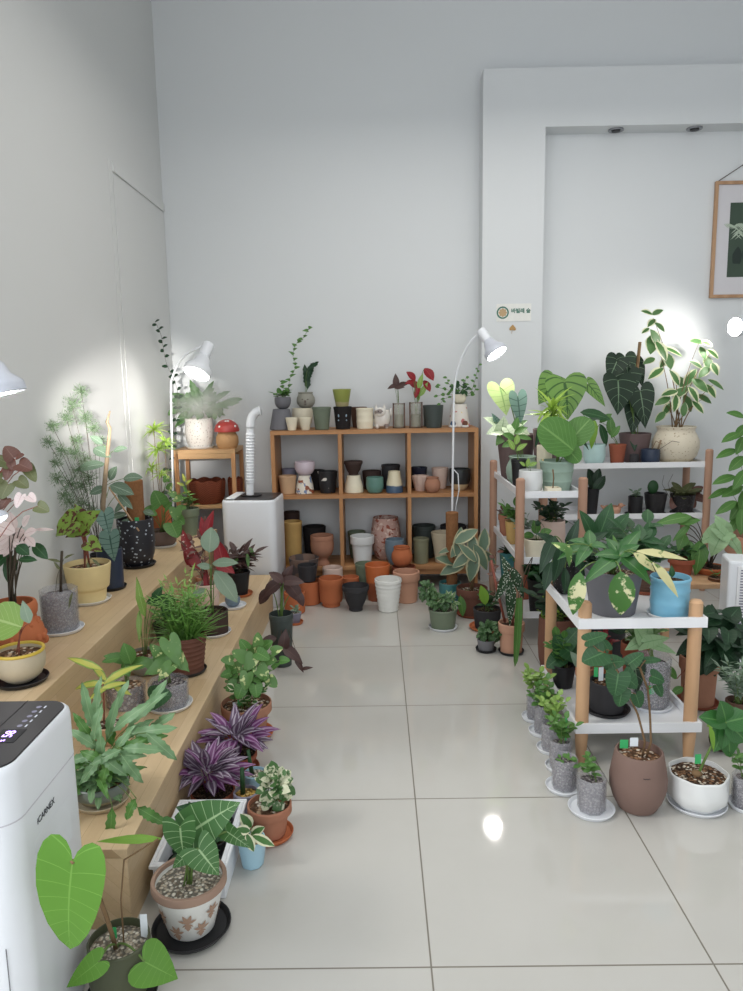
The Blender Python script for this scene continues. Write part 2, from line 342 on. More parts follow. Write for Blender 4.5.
blotpaint('catwhite', C(222, 218, 212), C(140, 128, 124), 15, .62, .5); blotpaint('crackle', C(216, 206, 186), C(176, 158, 130), 60, .66, .5); blotpaint('multi', C(222, 216, 208), C(190, 110, 110), 16, .62, .5, C(226, 200, 120))
blotpaint('rim_smoke', C(128, 104, 92), C(90, 80, 78), 9, .5, .8)
basket('basket', C(204, 164, 120), C(160, 118, 78)); basket('basket_red', C(126, 66, 44), C(92, 46, 32))
glow('bulb', (1, .97, .92), 28); glow('bulb_soft', (1, .98, .95), 6); glow('display', C(190, 160, 255), 2.5); P_('led_white', C(200, 204, 214), .4)
# leaves
lm = leafmat
lm('l_mid', C(70, 112, 52), C(92, 138, 66), C(120, 160, 92), 7, .14); lm('l_dark', C(38, 74, 44), C(52, 92, 54), C(84, 124, 80), 7, .12); lm('l_deep', C(30, 56, 38), C(42, 70, 46), C(66, 98, 70), 6, .1)
lm('l_light', C(120, 158, 76), C(146, 178, 90), C(176, 200, 130), 6, .12); lm('l_lime', C(118, 160, 58), C(136, 178, 70), C(110, 160, 60), 7, .1, mid=.03, tr=.3)
lm('l_alo', C(88, 136, 46), C(100, 150, 54), C(120, 166, 74), 8, .1, slope=.55, mid=.025, tr=.28, rough=.5)
lm('l_syn', C(62, 104, 56), C(78, 122, 64), C(172, 200, 150), 7, .16, slope=.6, mid=.05); lm('l_blue', C(92, 130, 88), C(128, 160, 116), C(146, 172, 130), 1, .02, mid=.05)
lm('l_begonia', C(126, 156, 66), C(142, 170, 78), None, blot=C(92, 52, 42), bs=38, bt=.52); lm('l_dragon', C(104, 134, 124), C(120, 150, 138), C(40, 74, 62), 6, .3, slope=.5, mid=.07)
lm('l_anth', C(28, 46, 34), C(36, 58, 40), C(120, 146, 116), 5, .12, slope=.7, mid=.04, rough=.5); lm('l_glor', C(98, 138, 70), C(124, 158, 84), C(40, 76, 42), 6, .45, slope=.8, mid=.07)
lm('l_caladlight', C(176, 200, 128), C(190, 212, 148), C(110, 150, 80), 6, .15, mid=.05); lm('l_silver', C(96, 118, 100), C(112, 134, 112), C(170, 186, 168), 6, .14)
lm('l_varieg', C(64, 108, 56), C(84, 128, 66), None, edge=C(222, 222, 190), ew=.66); lm('l_varieg2', C(72, 112, 64), C(96, 134, 80), None, edge=C(206, 208, 178), ew=.9)
lm('l_cream', C(222, 216, 168), C(212, 208, 150), None, blot=C(74, 116, 56), bs=16, bt=.56); lm('l_half', C(62, 108, 50), C(80, 124, 58), None, blot=C(216, 214, 170), bs=20, bt=.53)
lm('l_purple', C(92, 72, 96), C(112, 88, 114), None, stripe=C(176, 166, 180), tr=.15); lm('l_purple2', C(104, 52, 102), C(122, 66, 118), None, stripe=C(164, 132, 166), tr=.15)
lm('l_maroon', C(66, 46, 46), C(84, 60, 56), C(96, 72, 66), 6, .1); lm('l_redbrown', C(112, 68, 62), C(96, 72, 58), C(130, 96, 86), 6, .1); lm('l_olive', C(96, 104, 68), C(112, 116, 80), C(130, 130, 96), 6, .1)
lm('l_pinkwhite', C(236, 214, 214), C(240, 228, 222), C(206, 176, 176), 6, .1, tr=.3); lm('l_red', C(150, 34, 44), C(132, 28, 38), C(176, 70, 70), 5, .1, tr=.25); lm('l_redspot', C(150, 52, 52), C(132, 40, 44), None, blot=C(212, 190, 180), bs=55, bt=.6)
lm('l_yellow', C(196, 192, 92), C(170, 176, 80), None, edge=C(120, 150, 70), ew=.75); lm('l_yg', C(168, 196, 84), C(140, 176, 76)); lm('l_spot', C(44, 70, 48), C(54, 80, 54), None, spots=C(214, 220, 206))
lm('l_grey', C(120, 142, 122), C(138, 158, 136), C(150, 168, 146), 6, .1); lm('l_rubber', C(92, 116, 98), C(110, 132, 108), None, edge=C(184, 180, 146), ew=.84); lm('l_pothos', C(104, 142, 78), C(80, 120, 64), None, blot=C(206, 214, 150), bs=30, bt=.58)
lm('l_calwhite', C(214, 226, 200), C(198, 214, 180), C(96, 140, 76), 6, .14); lm('l_feather', C(70, 112, 58), C(94, 136, 72), None, tr=.2); lm('l_asp', C(92, 116, 86), C(112, 138, 100), None, tr=.25); lm('l_grass', C(98, 148, 68), C(126, 170, 84), None, tr=.2)
lm('l_pale', C(168, 196, 156), C(146, 182, 132), C(120, 160, 110), 6, .1, tr=.25); lm('l_florida', C(46, 92, 46), C(58, 110, 54), C(96, 140, 80), 8, .1, mid=.06, rough=.3, spec=.5)
P_('bee_rim', C(160, 134, 118), .9, .1, .2, 9, .2); P_('bee_brown', C(172, 142, 122), .8)
lm('l_curly', C(56, 88, 54), C(84, 116, 72), C(120, 146, 104), 4, .1, tr=.1); lm('l_white', C(206, 210, 176), C(222, 222, 196), None, blot=C(78, 116, 66), bs=26, bt=.46)
# ------------------------------------------------------------------ pots
def prof(shape, rb):
    return {
     'taper': [(0, rb), (1, 1)], 'lip': [(0, rb), (.9, .96), (.905, 1.0), (1, 1)], 'rim': [(0, rb), (.70, .70*(.92-rb)/1+rb), (.72, 1-.02), (.74, 1), (1, 1)],
     'cyl': [(0, .93), (.03, .97), (1, 1)], 'bowl': [(0, .52), (.06, .62), (.22, .84), (.45, .98), (.7, 1.03), (1, 1)],
     'belly': [(0, .66), (.06, .82), (.2, 1.06), (.42, 1.18), (.6, 1.17), (.76, 1.04), (.86, .93), (.92, .93), (1, 1)],
     'vase': [(0, .72), (.03, .80), (.2, 1.04), (.4, 1.19), (.55, 1.2), (.75, 1.12), (1, 1)],
     'ball': [(0, .62), (.08, .86), (.25, 1.14), (.45, 1.24), (.65, 1.18), (.82, .98), (.9, .92), (1, 1)],
     'footed': [(0, .62), (.06, .62), (.18, .46), (.26, .5), (.34, .8), (.5, .98), (.7, 1.02), (.86, .98), (.87, 1.02), (1, 1)],
     'step': [(0, .70), (.3, .75), (.36, .86), (.4, .88), (1, 1)], 'hat': [(0, 1.42), (.12, 1.42), (.45, 1.3), (.75, 1.08), (1, 1)], 'cone': [(0, 1.4), (.04, 1.44), (1, 1)],
     'urn': [(0, .52), (.12, .5), (.16, .54), (.4, .74), (.8, .93), (.82, 1), (1, 1)], 'round': [(0, .66), (.05, .8), (.25, .98), (.5, 1.04), (.8, 1.01), (1, 1)],
     'foot2': [(0, .74), (.14, .74), (.17, .9), (.25, .96), (.78, .97), (.8, 1), (1, 1)], 'face': [(0, .8), (.06, .95), (.2, 1.2), (.4, 1.28), (.55, 1.2), (.66, 1.0), (.74, .95), (.8, 1.02), (.9, 1.05), (1, 1)],
     'ribs': [(0, rb)] + [(i/24, (rb+(1-rb)*i/24)*(1+(.035 if i % 3 == 1 else 0))) for i in range(1, 24)] + [(1, 1)],
     'band': [(0, .93), (.3, .97), (.34, 1.0), (.4, .97), (.62, .97), (.66, 1.0), (.72, .97), (.9, .98), (.94, 1.03), (1, 1.02)],
     'bandt': [(0, .76), (.3, .86), (.34, .9), (.4, .87), (.62, .92), (.66, .96), (.72, .94), (.9, .97), (.94, 1.01), (1, 1)], 'thin': [(0, rb), (.04, rb), (.9, .95), (.92, 1), (1, 1)],
    }[shape]
class G: pass
def bounds(z, Y):       # a pot stands inside the lip of its tray and clear of the wall
    if Y > 5.34 and z in (BZ, BM): return 1.313, 2.417, 5.383, 5.737
    if z in (AZ, AM, AB): return .863, 1.207, 4.333, 5.307
    if z in (CZ, CB): return .818, 1.311, 2.873, 3.487
    if z == LZ: return -1.194, -.72, -9, 9
    return -1.573, 9, -9, 5.88
def inner_r(pr, t):
    zs = [p[0] for p in pr]; return float(np.interp(t, zs, [p[1] for p in pr]))
def pot_mb(pr, rt, h, th, tin, seg=32, lob=None, mb=None, rot=0, M=None):
    mb = mb or MB(); bm = min(.004, th*.5)
    P = [(0.0005, 0), (pr[0][1]*rt-bm, 0), (pr[0][1]*rt, bm)] + [(r*rt, z*h) for z, r in pr[1:-1]] + [(pr[-1][1]*rt, h-bm), (pr[-1][1]*rt-bm, h), (pr[-1][1]*rt-th, h)]
    for k in (.93, .8, .6, .4, .2):
        if k > tin+.03: P.append((max(.002, inner_r(pr, k)*rt-th), k*h))
    P += [(max(.002, inner_r(pr, tin)*rt-th), tin*h), (.0005, tin*h)]
    mb.lathe(P, seg, lob=lob, rot=rot, M=M); return mb
Y0_ = 0
def place(cx, by, z, Y, w, rb):
    if Y is not None: p = ony(cx, by, Y); c = Vector((p.x, Y, z))
    else:
        p = onz(cx, by, z); d = Vector((p.x, p.y, 0)).normalized(); c = p + d*(w*.5*rb*depth(p)/F); c.z = z
    return c
NSAU = [0]
def saucer(c, r, m, label, group=None, h=.018):
    mb = MB(); r = min(r, c.x+1.576); k = max(.004, r*.05)
    mb.lathe([(.0005, 0), (r*.88, 0), (r*.91, .002), (r, h), (r-k*.4, h+.0015), (r-k, h), (r*.9-k*.4, .0055), (.0005, .0055)], 36)
    o = mb.build('plant_saucer', K(m), loc=c); return tag(o, label, 'saucer', group)
def pot(name, label, cx, by, ty, w, shape, m, z=None, Y=None, rb=.72, soil='bark_mix', sau=None, sl=None, sw=None, cat='potted plant', group=None,
        th=.006, seg=36, fill=.86, lob=None, tilt=None, rot=0):
    g = G(); zz = z + (.0068 if sau else .0004); pr = prof(shape, rb)
    c = place(cx, by, zz, Y, w, pr[0][1]); mr = w*.5*depth(c)/F*max(q[1] for q in pr); rb0 = w*.5*depth(c)/F*max(pr[0][1], inner_r(pr, .12)); sr = 0
    if sau: sr = max((sw or 0)*.5*depth(c)/F, rb0/.88+.004); mr = max(mr, sr)
    if z in (AZ, AM, AB, BZ, BM, CZ, CB): mr = max(sr, w*.5*depth(c)/F*max(inner_r(pr, k*.042/max(.03, (by-ty)*depth(c)/F)) for k in (0, .25, .5, .75, 1)))
    x0, x1, y0, y1 = bounds(z, c.y); c.x = min(max(c.x, x0+mr+.001), max(x1-mr-.001, x0+mr+.001)); c.y = min(max(c.y, y0+mr+.001), max(y1-mr-.001, y0+mr+.001)); g.o = c; g.pp = depth(c)/F; g.Y = c.y; g.rt = w*.5*g.pp; g.h = max(.02, ony(cx, ty, c.y).z-zz); g.st = fill*g.h
    if sau: saucer(Vector((c.x, c.y, z+.0004)), sr, sau, sl, h=.016)
    clear = m == 'clear_pot'
    if soil is None:
        M = Matrix.Rotation(tilt, 4, 'Y') if tilt else None
        o = pot_mb(pr, g.rt, g.h, th, .12, seg, lob, rot=rot, M=M).build(name, K(m), loc=c); tag(o, label, cat, group); g.root = o; o['_w'] = tuple(c); return g
    g.root = thing(name, label, cat, c, group)
    if clear:
        pot_mb(pr, g.rt, g.h, .0022, .03, 8, rot=PI/8).build('pot', K(m), g.root)
        mb = MB(); k = .95; zs = [.045, .3, .6, fill-.03]
        mb.lathe([(.0005, .045*g.h)]+[(inner_r(pr, t)*g.rt*k-.003, t*g.h) for t in zs]+[(inner_r(pr, fill)*g.rt*.86-.003, g.st), (.0005, g.st+.002)], 8, rot=PI/8, smooth=False)
        mb.build('soil', K(soil), g.root)
    else:
        pot_mb(pr, g.rt, g.h, th, max(.1, fill-.14), seg, lob, rot=rot).build('pot', K(m), g.root)
        R = inner_r(pr, fill)*g.rt-th*.9; mb = MB(); V = [(0, 0, g.st+.004)]; fs = []; rg = np.random.RandomState(int(cx*7+by)); S = 22
        for i in range(1, 6):
            for k in range(S):
                a = 2*PI*k/S; r = R*i/5; V.append((r*math.cos(a), r*math.sin(a), g.st+(rg.uniform(-.003, .004) if i < 5 else -.001)))
        for k in range(S): fs.append((0, 1+k, 1+(k+1) % S))
        for i in range(4):
            for k in range(S): a, b = 1+i*S+k, 1+i*S+(k+1) % S; fs.append((a, a+S, b+S, b))
        mb.add(V, fs, smooth=False); mb.build('soil', K(soil), g.root)
    return g
def empty(label, cx, by, ty, w, shape, m, z=None, Y=None, rb=.72, group=None, **k):
    return pot('plant_pot', label, cx, by, ty, w, shape, m, z, Y, rb, None, cat='plant pot', group=group, **k)
def at(g, px, py, dy=0):
    p = ony(px, py, g.Y+dy)
    if p.x < -1.545: p = onx(px, py, -1.545)
    if p.y > 5.86: p = ony(px, py, 5.86)
    return p-g.o
# ------------------------------------------------------------------ foliage
def px_leaves(g, m, shape, specs, part='leaf', pet='stem_green', pr=.0022, root=(0, 0), droop=.45, cup=.16, wave=0, ns=6, lift=.35, tilt=.35, stems=None, roots=None):
    """leaves seen in the photo: centre, length, width, direction of the tip; each stands at its own depth dy from the pot"""
    one = MB() if part == 'foliage' else None; st = stems if stems is not None else MB(); mm = m
    for i, sp in enumerate(specs):
        px, py, L, W, ang = sp[:5]; dy = sp[5] if len(sp) > 5 else rnd.uniform(-.06, .03); tl = sp[6] if len(sp) > 6 else tilt
        a = math.radians(ang); c = at(g, px, py, dy); sc = depth(c+g.o)/F
        flat = RT*math.cos(a)+UP*math.sin(a); d = (flat*math.cos(tl)-FW*math.sin(tl)).normalized()
        Lr = L*sc/max(.55, math.cos(tl))*{'heart': .83, 'broad': .83, 'arrow': .78, 'round': .87}.get(shape, 1); n = -FW*.75+Vector((0, 0, .55))+RT*rnd.uniform(-.25, .25)
        O = c-d*Lr*(.40 if shape in OUT else .45); mb = one or MB()
        leaf(mb, O, d, n, Lr, W*sc, shape, droop*rnd.uniform(.7, 1.2), cup, wave, ns=ns, ph=i)
        if part != 'foliage': mb.build(part, K(mm), g.root)
        if pet:
            b = Vector(roots[i]) if roots else Vector((root[0]+rnd.uniform(-.3, .3)*g.rt*.5, root[1]+rnd.uniform(-.3, .3)*g.rt*.5, g.st-.004))
            k = (b+O)*.5+Vector((0, 0, (O-b).length*lift)); k.x = b.x*.6+O.x*.4; k.y = b.y*.6+O.y*.4
            st.tube(curve3(b, O, k, 8), pr, 5)
    if one and one.nv: one.build('foliage', K(m), g.root)
    if pet and stems is None and st.nv: st.build('stem', K(pet), g.root)
def rosette(g, m, shape, n, L, W, P=(10, 20), el=(30, 80), leafdrop=50, droop=.5, cup=.15, wave=0, pet='stem_green', pr=.0018, ns=4, az0=0, azr=2*PI, mi=None, face=0):
    p = g.pp; mb = MB(); st = MB()
    for i in range(n):
        az = az0+azr*((i*.618) % 1)+rnd.uniform(-.2, .2); e = math.radians(rnd.uniform(*el)); PL = rnd.uniform(*P)*p
        b = Vector((rnd.uniform(-.25, .25)*g.rt, rnd.uniform(-.25, .25)*g.rt, g.st-.004)); O = b+sph(az, e)*PL
        d = sph(az+rnd.uniform(-.4, .4), e-math.radians(leafdrop*rnd.uniform(.6, 1.2)))
        nn = Vector((0, 0, 1))+sph(az, e)*-.2 - FW*face
        if abs(d.z) > .9: nn = sph(az, 0)
        leaf(mb, O, d, nn, L*p*rnd.uniform(.75, 1.1), W*p*rnd.uniform(.8, 1.1), shape, droop*rnd.uniform(.7, 1.3), cup, wave, ns=ns, ph=i)
        if pet: st.tube(curve3(b, O, (b+O)*.5+Vector((0, 0, PL*.15)), 5), pr, 5)
    mb.build('foliage', K(m), g.root)
    if pet: st.build('stem', K(pet), g.root)
def bush(g, m, shape, nst, Hh, S, nl, L, W, pet='stem_green', pr=.0016, lean=(0, 0), droop=.4, base=.25, ns=2, up=.3, cup=.15, hmin=.55, part='foliage', c0=None, face=.25):
    p = g.pp; mb = MB(); st = MB(); o0 = Vector(c0) if c0 is not None else Vector((0, 0, g.st-.004))
    for i in range(nst):
        az = i*2.4+rnd.uniform(-.3, .3); k = math.sqrt((i+.5)/nst)
        b = o0+Vector((rnd.uniform(-.4, .4)*g.rt, rnd.uniform(-.4, .4)*g.rt, 0))
        e = o0+Vector((math.cos(az)*S*p*k+lean[0]*p, math.sin(az)*S*p*k*.8+lean[1]*p, Hh*p*rnd.uniform(hmin, 1)*(1-.25*k)))
        cv = curve3(b, e, (b+e)*.5+Vector((0, 0, abs(e.z-b.z)*.25)), 9); st.tube(cv, [pr*(1-.06*q) for q in range(9)], 5)
        for j in range(nl):
            t = base+(1-base)*(j+.5)/nl; f = t*8; q = min(7, int(f)); O = cv[q].lerp(cv[q+1], f-q); a2 = az+j*2.4
            d = sph(a2, up+rnd.uniform(-.35, .35))
            if j == nl-1: d = (cv[8]-cv[6]).normalized()+Vector((0, 0, .1))
            leaf(mb, O, d, Vector((0, 0, 1))-FW*face, L*p*rnd.uniform(.7, 1.15), W*p*rnd.uniform(.75, 1.1), shape, droop*rnd.uniform(.5, 1.4), cup, ns=ns)
    mb.build(part, K(m), g.root); st.build('stem', K(pet), g.root)
def clump(g, m, shape, px, py, rx, ry, n, L, W, dy=0, rz=None, droop=.4, pet=None, ns=2, cup=.15, out=.7, hollow=.3, stems=None, hang=0):
    """a loose ball of leaves around a point of the photo, joined to the pot by a few stems"""
    c = at(g, px, py, dy); p = g.pp; mb = MB(); st = MB(); rz = rz or rx
    for i in range(n):
        u = sph(rnd.uniform(0, 2*PI), math.asin(rnd.uniform(-1, 1))); k = rnd.uniform(hollow, 1)**.6
        O = c+Vector((u.x*rx*p*k, u.y*rz*p*k, u.z*ry*p*k)); d = u*out+Vector((rnd.uniform(-.5, .5), rnd.uniform(-.5, .5), rnd.uniform(-.5, .5)-hang))
        leaf(mb, O, d, Vector((0, 0, .7))-FW*.6+u*.2, L*p*rnd.uniform(.7, 1.15), W*p*rnd.uniform(.75, 1.15), shape, droop*rnd.uniform(.5, 1.4), cup, ns=ns)
        if pet and i % max(1, n//9) == 0:
            b = Vector((rnd.uniform(-.3, .3)*g.rt, rnd.uniform(-.3, .3)*g.rt, g.st-.004)); st.tube(curve3(b, O, (b+O)*.5+Vector((0, 0, (O-b).length*.15)), 6), .0017, 5)
    mb.build('foliage', K(m), g.root)
    if pet: st.build('stem', K(pet), g.root)
def straps(g, m, shape, n, L, W, el=(25, 85), droop=(.6, 1.6), cup=.2, wave=0, ns=4, jit=.3, az=None, face=.2, part='foliage', o=None):
    p = g.pp; mb = MB()
    for i in range(n):
        a = rnd.uniform(*az) if az else i*2.4+rnd.uniform(-.4, .4); e = math.radians(rnd.uniform(*el)); d = sph(a, e)
        O = (Vector(o) if o is not None else Vector((0, 0, g.st-.004)))+Vector((rnd.uniform(-jit, jit)*g.rt, rnd.uniform(-jit, jit)*g.rt, 0))
        nn = sph(a, e+PI/2)-FW*face; leaf(mb, O, d, nn, L*p*rnd.uniform(.7, 1.1), W*p*rnd.uniform(.8, 1.1), shape, rnd.uniform(*droop), cup, wave, ns=ns, ph=i)
    mb.build(part, K(m), g.root)
def plumes(g, m, specs, nd=150, w=.0011, pet='stem_dark', flat=.8, hub=None):
    """feathery needles in soft tufts along thin stems"""
    mb = MB(); st = MB(); V = []; fs = []
    for sp in specs:
        px, py, r = sp[:3]; dy = sp[3] if len(sp) > 3 else 0; c = at(g, px, py, dy); R = r*depth(c+g.o)/F
        b = Vector(hub) if hub is not None else Vector((rnd.uniform(-.3, .3)*g.rt, 0, g.st-.004)); st.tube(curve3(b, c, (b+c)*.5+Vector((0, .02, (c-b).length*.12)), 9), .0012, 4)
        for i in range(nd):
            u = sph(rnd.uniform(0, 2*PI), math.asin(rnd.uniform(-1, 1))); s0 = rnd.uniform(0, .75); q = c+Vector((u.x, u.y, u.z*flat))*R*s0
            d = (u+Vector((rnd.uniform(-.8, .8), rnd.uniform(-.8, .8), rnd.uniform(-.5, .8)))).normalized(); e = q+d*R*rnd.uniform(.25, .5); x = d.cross(FW).normalized()*w
            k = len(V); V += [tuple(q-x), tuple(q+x), tuple(e)]; fs.append((k, k+1, k+2))
    mb.add(V, fs); mb.build('foliage', K(m), g.root); st.build('stem', K(pet), g.root)
def trail(g, m, path, L, W, shape='heart', step=7, pet='stem_dark', pr=.0012, dy=0, start=None, name='vine', nper=1, ns=2):
    """a thin shoot through points of the photo (px, py[, dy]) with small leaves along it"""
    pts = ([Vector(start)] if start is not None else []) + [at(g, q[0], q[1], q[2] if len(q) > 2 else dy) for q in path]
    fine = []
    for i in range(len(pts)-1):
        a, b = pts[max(i-1, 0)], pts[min(i+2, len(pts)-1)]; p0, p1 = pts[i], pts[i+1]; m0, m1 = (p1-a)*.5, (b-p0)*.5
        for t in [k/6 for k in range(6)]:
            fine.append(p0*(2*t**3-3*t*t+1)+m0*(t**3-2*t*t+t)+p1*(-2*t**3+3*t*t)+m1*(t**3-t*t))
    fine.append(pts[-1]); st = MB(); st.tube(fine, pr, 5); mb = MB(); acc = 0; i = 0
    for a, b in zip(fine, fine[1:]):
        acc += (b-a).length
        while acc > step*g.pp:
            acc -= step*g.pp
            for _ in range(nper):
                i += 1; dv = (b-a).normalized(); sd = RT*(1 if i % 2 else -1)*.9+Vector((0, rnd.uniform(-.5, .2), rnd.uniform(-.2, .4)))+dv*.3
                leaf(mb, b, sd, -FW*.7+Vector((0, 0, .5)), L*g.pp*rnd.uniform(.6, 1.1), W*g.pp*rnd.uniform(.7, 1.1), shape, .4, ns=ns)
    if mb.nv: mb.build('foliage', K(m), g.root)
    st.build(name, K(pet), g.root)
def stick(g, pts, r, m='stem_brown', name='stem', seg=7):
    mb = MB(); mb.tube([at(g, *q) if not isinstance(q, Vector) else q for q in pts], r, seg); mb.build(name, K(m), g.root)
def plant_tag(g, px, py, hpx, wpx, m, dy=0, text=None):
    p = at(g, px, py, dy); k = g.pp; mb = MB(); M = Matrix.Translation(p) @ Matrix.Rotation(rnd.uniform(-.2, .2), 4, 'Z')
    mb.box(-wpx*k/2, wpx*k/2, -.0008, .0008, -hpx*k/2, hpx*k/2, M=M)
    mb.build('plant_tag', K(m), g.root)
# ------------------------------------------------------------------ room
def slab(name, x0, x1, y0, y1, z0, z1, m, bevel=0):
    mb = MB(); mb.box(x0, x1, y0, y1, z0, z1); return struct(mb.build(name, K(m), bevel=bevel))
slab('floor', -1.75, 4.2, -2.2, 6.05, -.1, 0, 'tile'); slab('ceiling', -1.75, 4.2, -2.2, 6.05, 4.8, 4.9, 'ceil')
slab('wall_left', -1.75, -1.6, 2.2, 6.05, 0, 4.8, 'wall_l'); slab('wall_back', -1.6, 4.0, 5.9, 6.05, 0, 4.8, 'wall'); slab('wall_right', 4.0, 4.2, -2.2, 6.05, 0, 4.8, 'wall')
mb = MB(); mb.box(.815, 1.27, 5.72, 5.9, 0, 3.4); mb.box(.815, 4.0, 5.72, 5.9, 3.4, 3.8); struct(mb.build('wall_niche', K('wall')))
d = slab('door_1', -1.6, -1.595, 4.79, 5.895, 0, 2.88, 'door_white', .002)
slab('trim_1', -1.6, -1.5965, 4.72, 4.782, 0, 2.955, 'door_white', .002); slab('trim_2', -1.6, -1.588, 4.782, 5.895, 2.895, 2.955, 'door_white', .002)
slab('baseboard_back', .78, .8149, 5.887, 5.8999, 0, .07, 'white_mat')
# recessed lights in the niche soffit
for px in (617, 694):
    p = onz(px, 128.5, 3.4); p.y = 5.81
    t = thing('recessed_light', 'round dark recessed light in the niche soffit, ' + ('farther from' if px < 650 else 'above') + ' the framed plant print', 'light', (p.x, 5.81, 3.4))
    mb = MB(); mb.lathe([(.0005, -.002), (.034, -.002), (.05, -.012), (.056, -.010), (.056, -.0006), (.0005, -.0006)], 28); mb.build('rim', K('metal'), t)
    mb = MB(); mb.lathe([(.0005, -.018), (.030, -.016), (.033, -.004), (.0005, -.0035)], 24); mb.build('lamp_lens', K('black'), t)
# stepped benches of laminated pine
def bench(label, x0, x1, y0, y1, h):
    t = thing('display_bench', label, 'bench', ((x0+x1)/2, y0, 0)); mb = MB(); w = (x1-x0)/2; L = y1-y0
    mb.box(-w, w, 0, L, h-.03, h); mb.build('top_board', K('stave'), t, bevel=.002)
    mb = MB(); mb.box(w-.024, w-.001, .001, L-.001, 0, h-.0301); mb.build('front_panel', K('stave'), t)
    mb = MB(); mb.box(-w+.001, w-.0241, .001, .022, 0, h-.0301); mb.build('end_panel', K('stave'), t)
    mb = MB(); mb.box(-w+.001, w-.0241, L-.022, L-.001, 0, h-.0301); mb.build('end_panel', K('stave'), t)
UZ, LZ = .52, .26
bench('lower pale wooden step of the plant bench, nearer the aisle', -1.196, -.745, 1.96, 5.03, LZ)
bench('upper pale wooden step of the plant bench against the white wall', -1.578, -1.198, 1.96, 5.40, UZ)
# wooden cube shelf
SY0, SY1 = 5.5, 5.885; SX0, SX1 = -.79, .765; R0, R1, R2 = 1.235, .748, .190
t = thing('cube_shelf', 'honey-coloured wooden open shelf unit of six cells against the back wall', 'shelf', ((SX0+SX1)/2, SY0, 0)); w = (SX1-SX0)/2; D = SY1-SY0
def brd(name, x0, x1, y0, y1, z0, z1, m):
    mb = MB(); mb.box(x0, x1, y0, y1, z0, z1); mb.build(name, K(m), t, bevel=.0015)
brd('top_board', -w, w, 0, D, R0-.03, R0, 'pine')
for s in (-1, 1): brd('side_panel', *sorted((s*w, s*(w-.03))), .001, D, 0, R0-.0302, 'pine_v')
brd('shelf_board', -w+.0302, w-.0302, .002, D, R1-.03, R1, 'pine'); brd('shelf_board', -w+.0302, w-.0302, .002, D, R2-.03, R2, 'pine')
brd('apron', -w+.0302, w-.0302, .02, .04, R2-.075, R2-.0302, 'pine')
for x in (-w/3, w/3):
    brd('divider', x-.014, x+.014, .003, D, R1+.0002, R0-.0302, 'pine_v'); brd('divider', x-.014, x+.014, .003, D, R2+.0002, R1-.0302, 'pine_v')
# corner stool
t = thing('side_stand', 'small honey-coloured wooden two-tier stand in the back corner', 'stand', (-1.28, 5.68, 0))
brd('top_board', -.24, .22, -.18, .18, 1.075, 1.105, 'stool'); brd('shelf_board', -.215, .195, -.17, .17, .655, .680, 'stool')
for x in (-.24, .19):
    for y in (-.18, .15): brd('leg', x, x+.03, y, y+.03, 0, 1.0748, 'pine_v')
for y in (-.175, .155): brd('rail', -.209, .189, y, y+.018, 1.035, 1.0746, 'stool')
# white tray racks on wooden posts
def rack(label, x0, x1, y0, y1, tiers, top, m, px=.0, pr=.026, lip=.032):
    t = thing('tray_rack', label, 'rack', ((x0+x1)/2, (y0+y1)/2, 0)); w, d = (x1-x0)/2, (y1-y0)/2
    for z in tiers:
        mb = MB(); mb.box(-w, w, -d, d, z-.008, z)
        mb.box(-w, w, -d, -d+.012, z+.0002, z+lip); mb.box(-w, w, d-.012, d, z+.0002, z+lip); mb.box(-w, -w+.012, -d+.0122, d-.0122, z+.0002, z+lip); mb.box(w-.012, w, -d+.0122, d-.0122, z+.0002, z+lip)
        mb.build('tray', K('white_metal'), t)
    for x in (-w+px, w-px):
        for y in (-d+px, d-px):
            mb = MB(); mb.lathe([(.0005, 0), (pr*.72, 0), (pr, .12), (pr, top-.012), (pr-.008, top-.002), (.0005, top)], 20, c=(x, y, 0)); mb.build('post', K(m), t)
AZ, AM, AB = .900, .500, .16; BZ, BM, BB = .94, .56, .16; CZ, CB = .60, .150
rack('tall narrow white tray rack with rosy wooden posts beside the pillar', .85, 1.22, 4.32, 5.32, (AZ, AM, AB), 1.015, 'beech_pink', 0, .027)
rack('wide white tray rack standing along the niche wall', 1.30, 2.43, 5.37, 5.75, (BZ, BM, BB), 1.065, 'beech_pink', 0, .027)
rack('low white tray rack with pale wooden posts, nearest the aisle', .805, 1.325, 2.86, 3.50, (CZ, CB), .70, 'beech', .035, .027, .034)
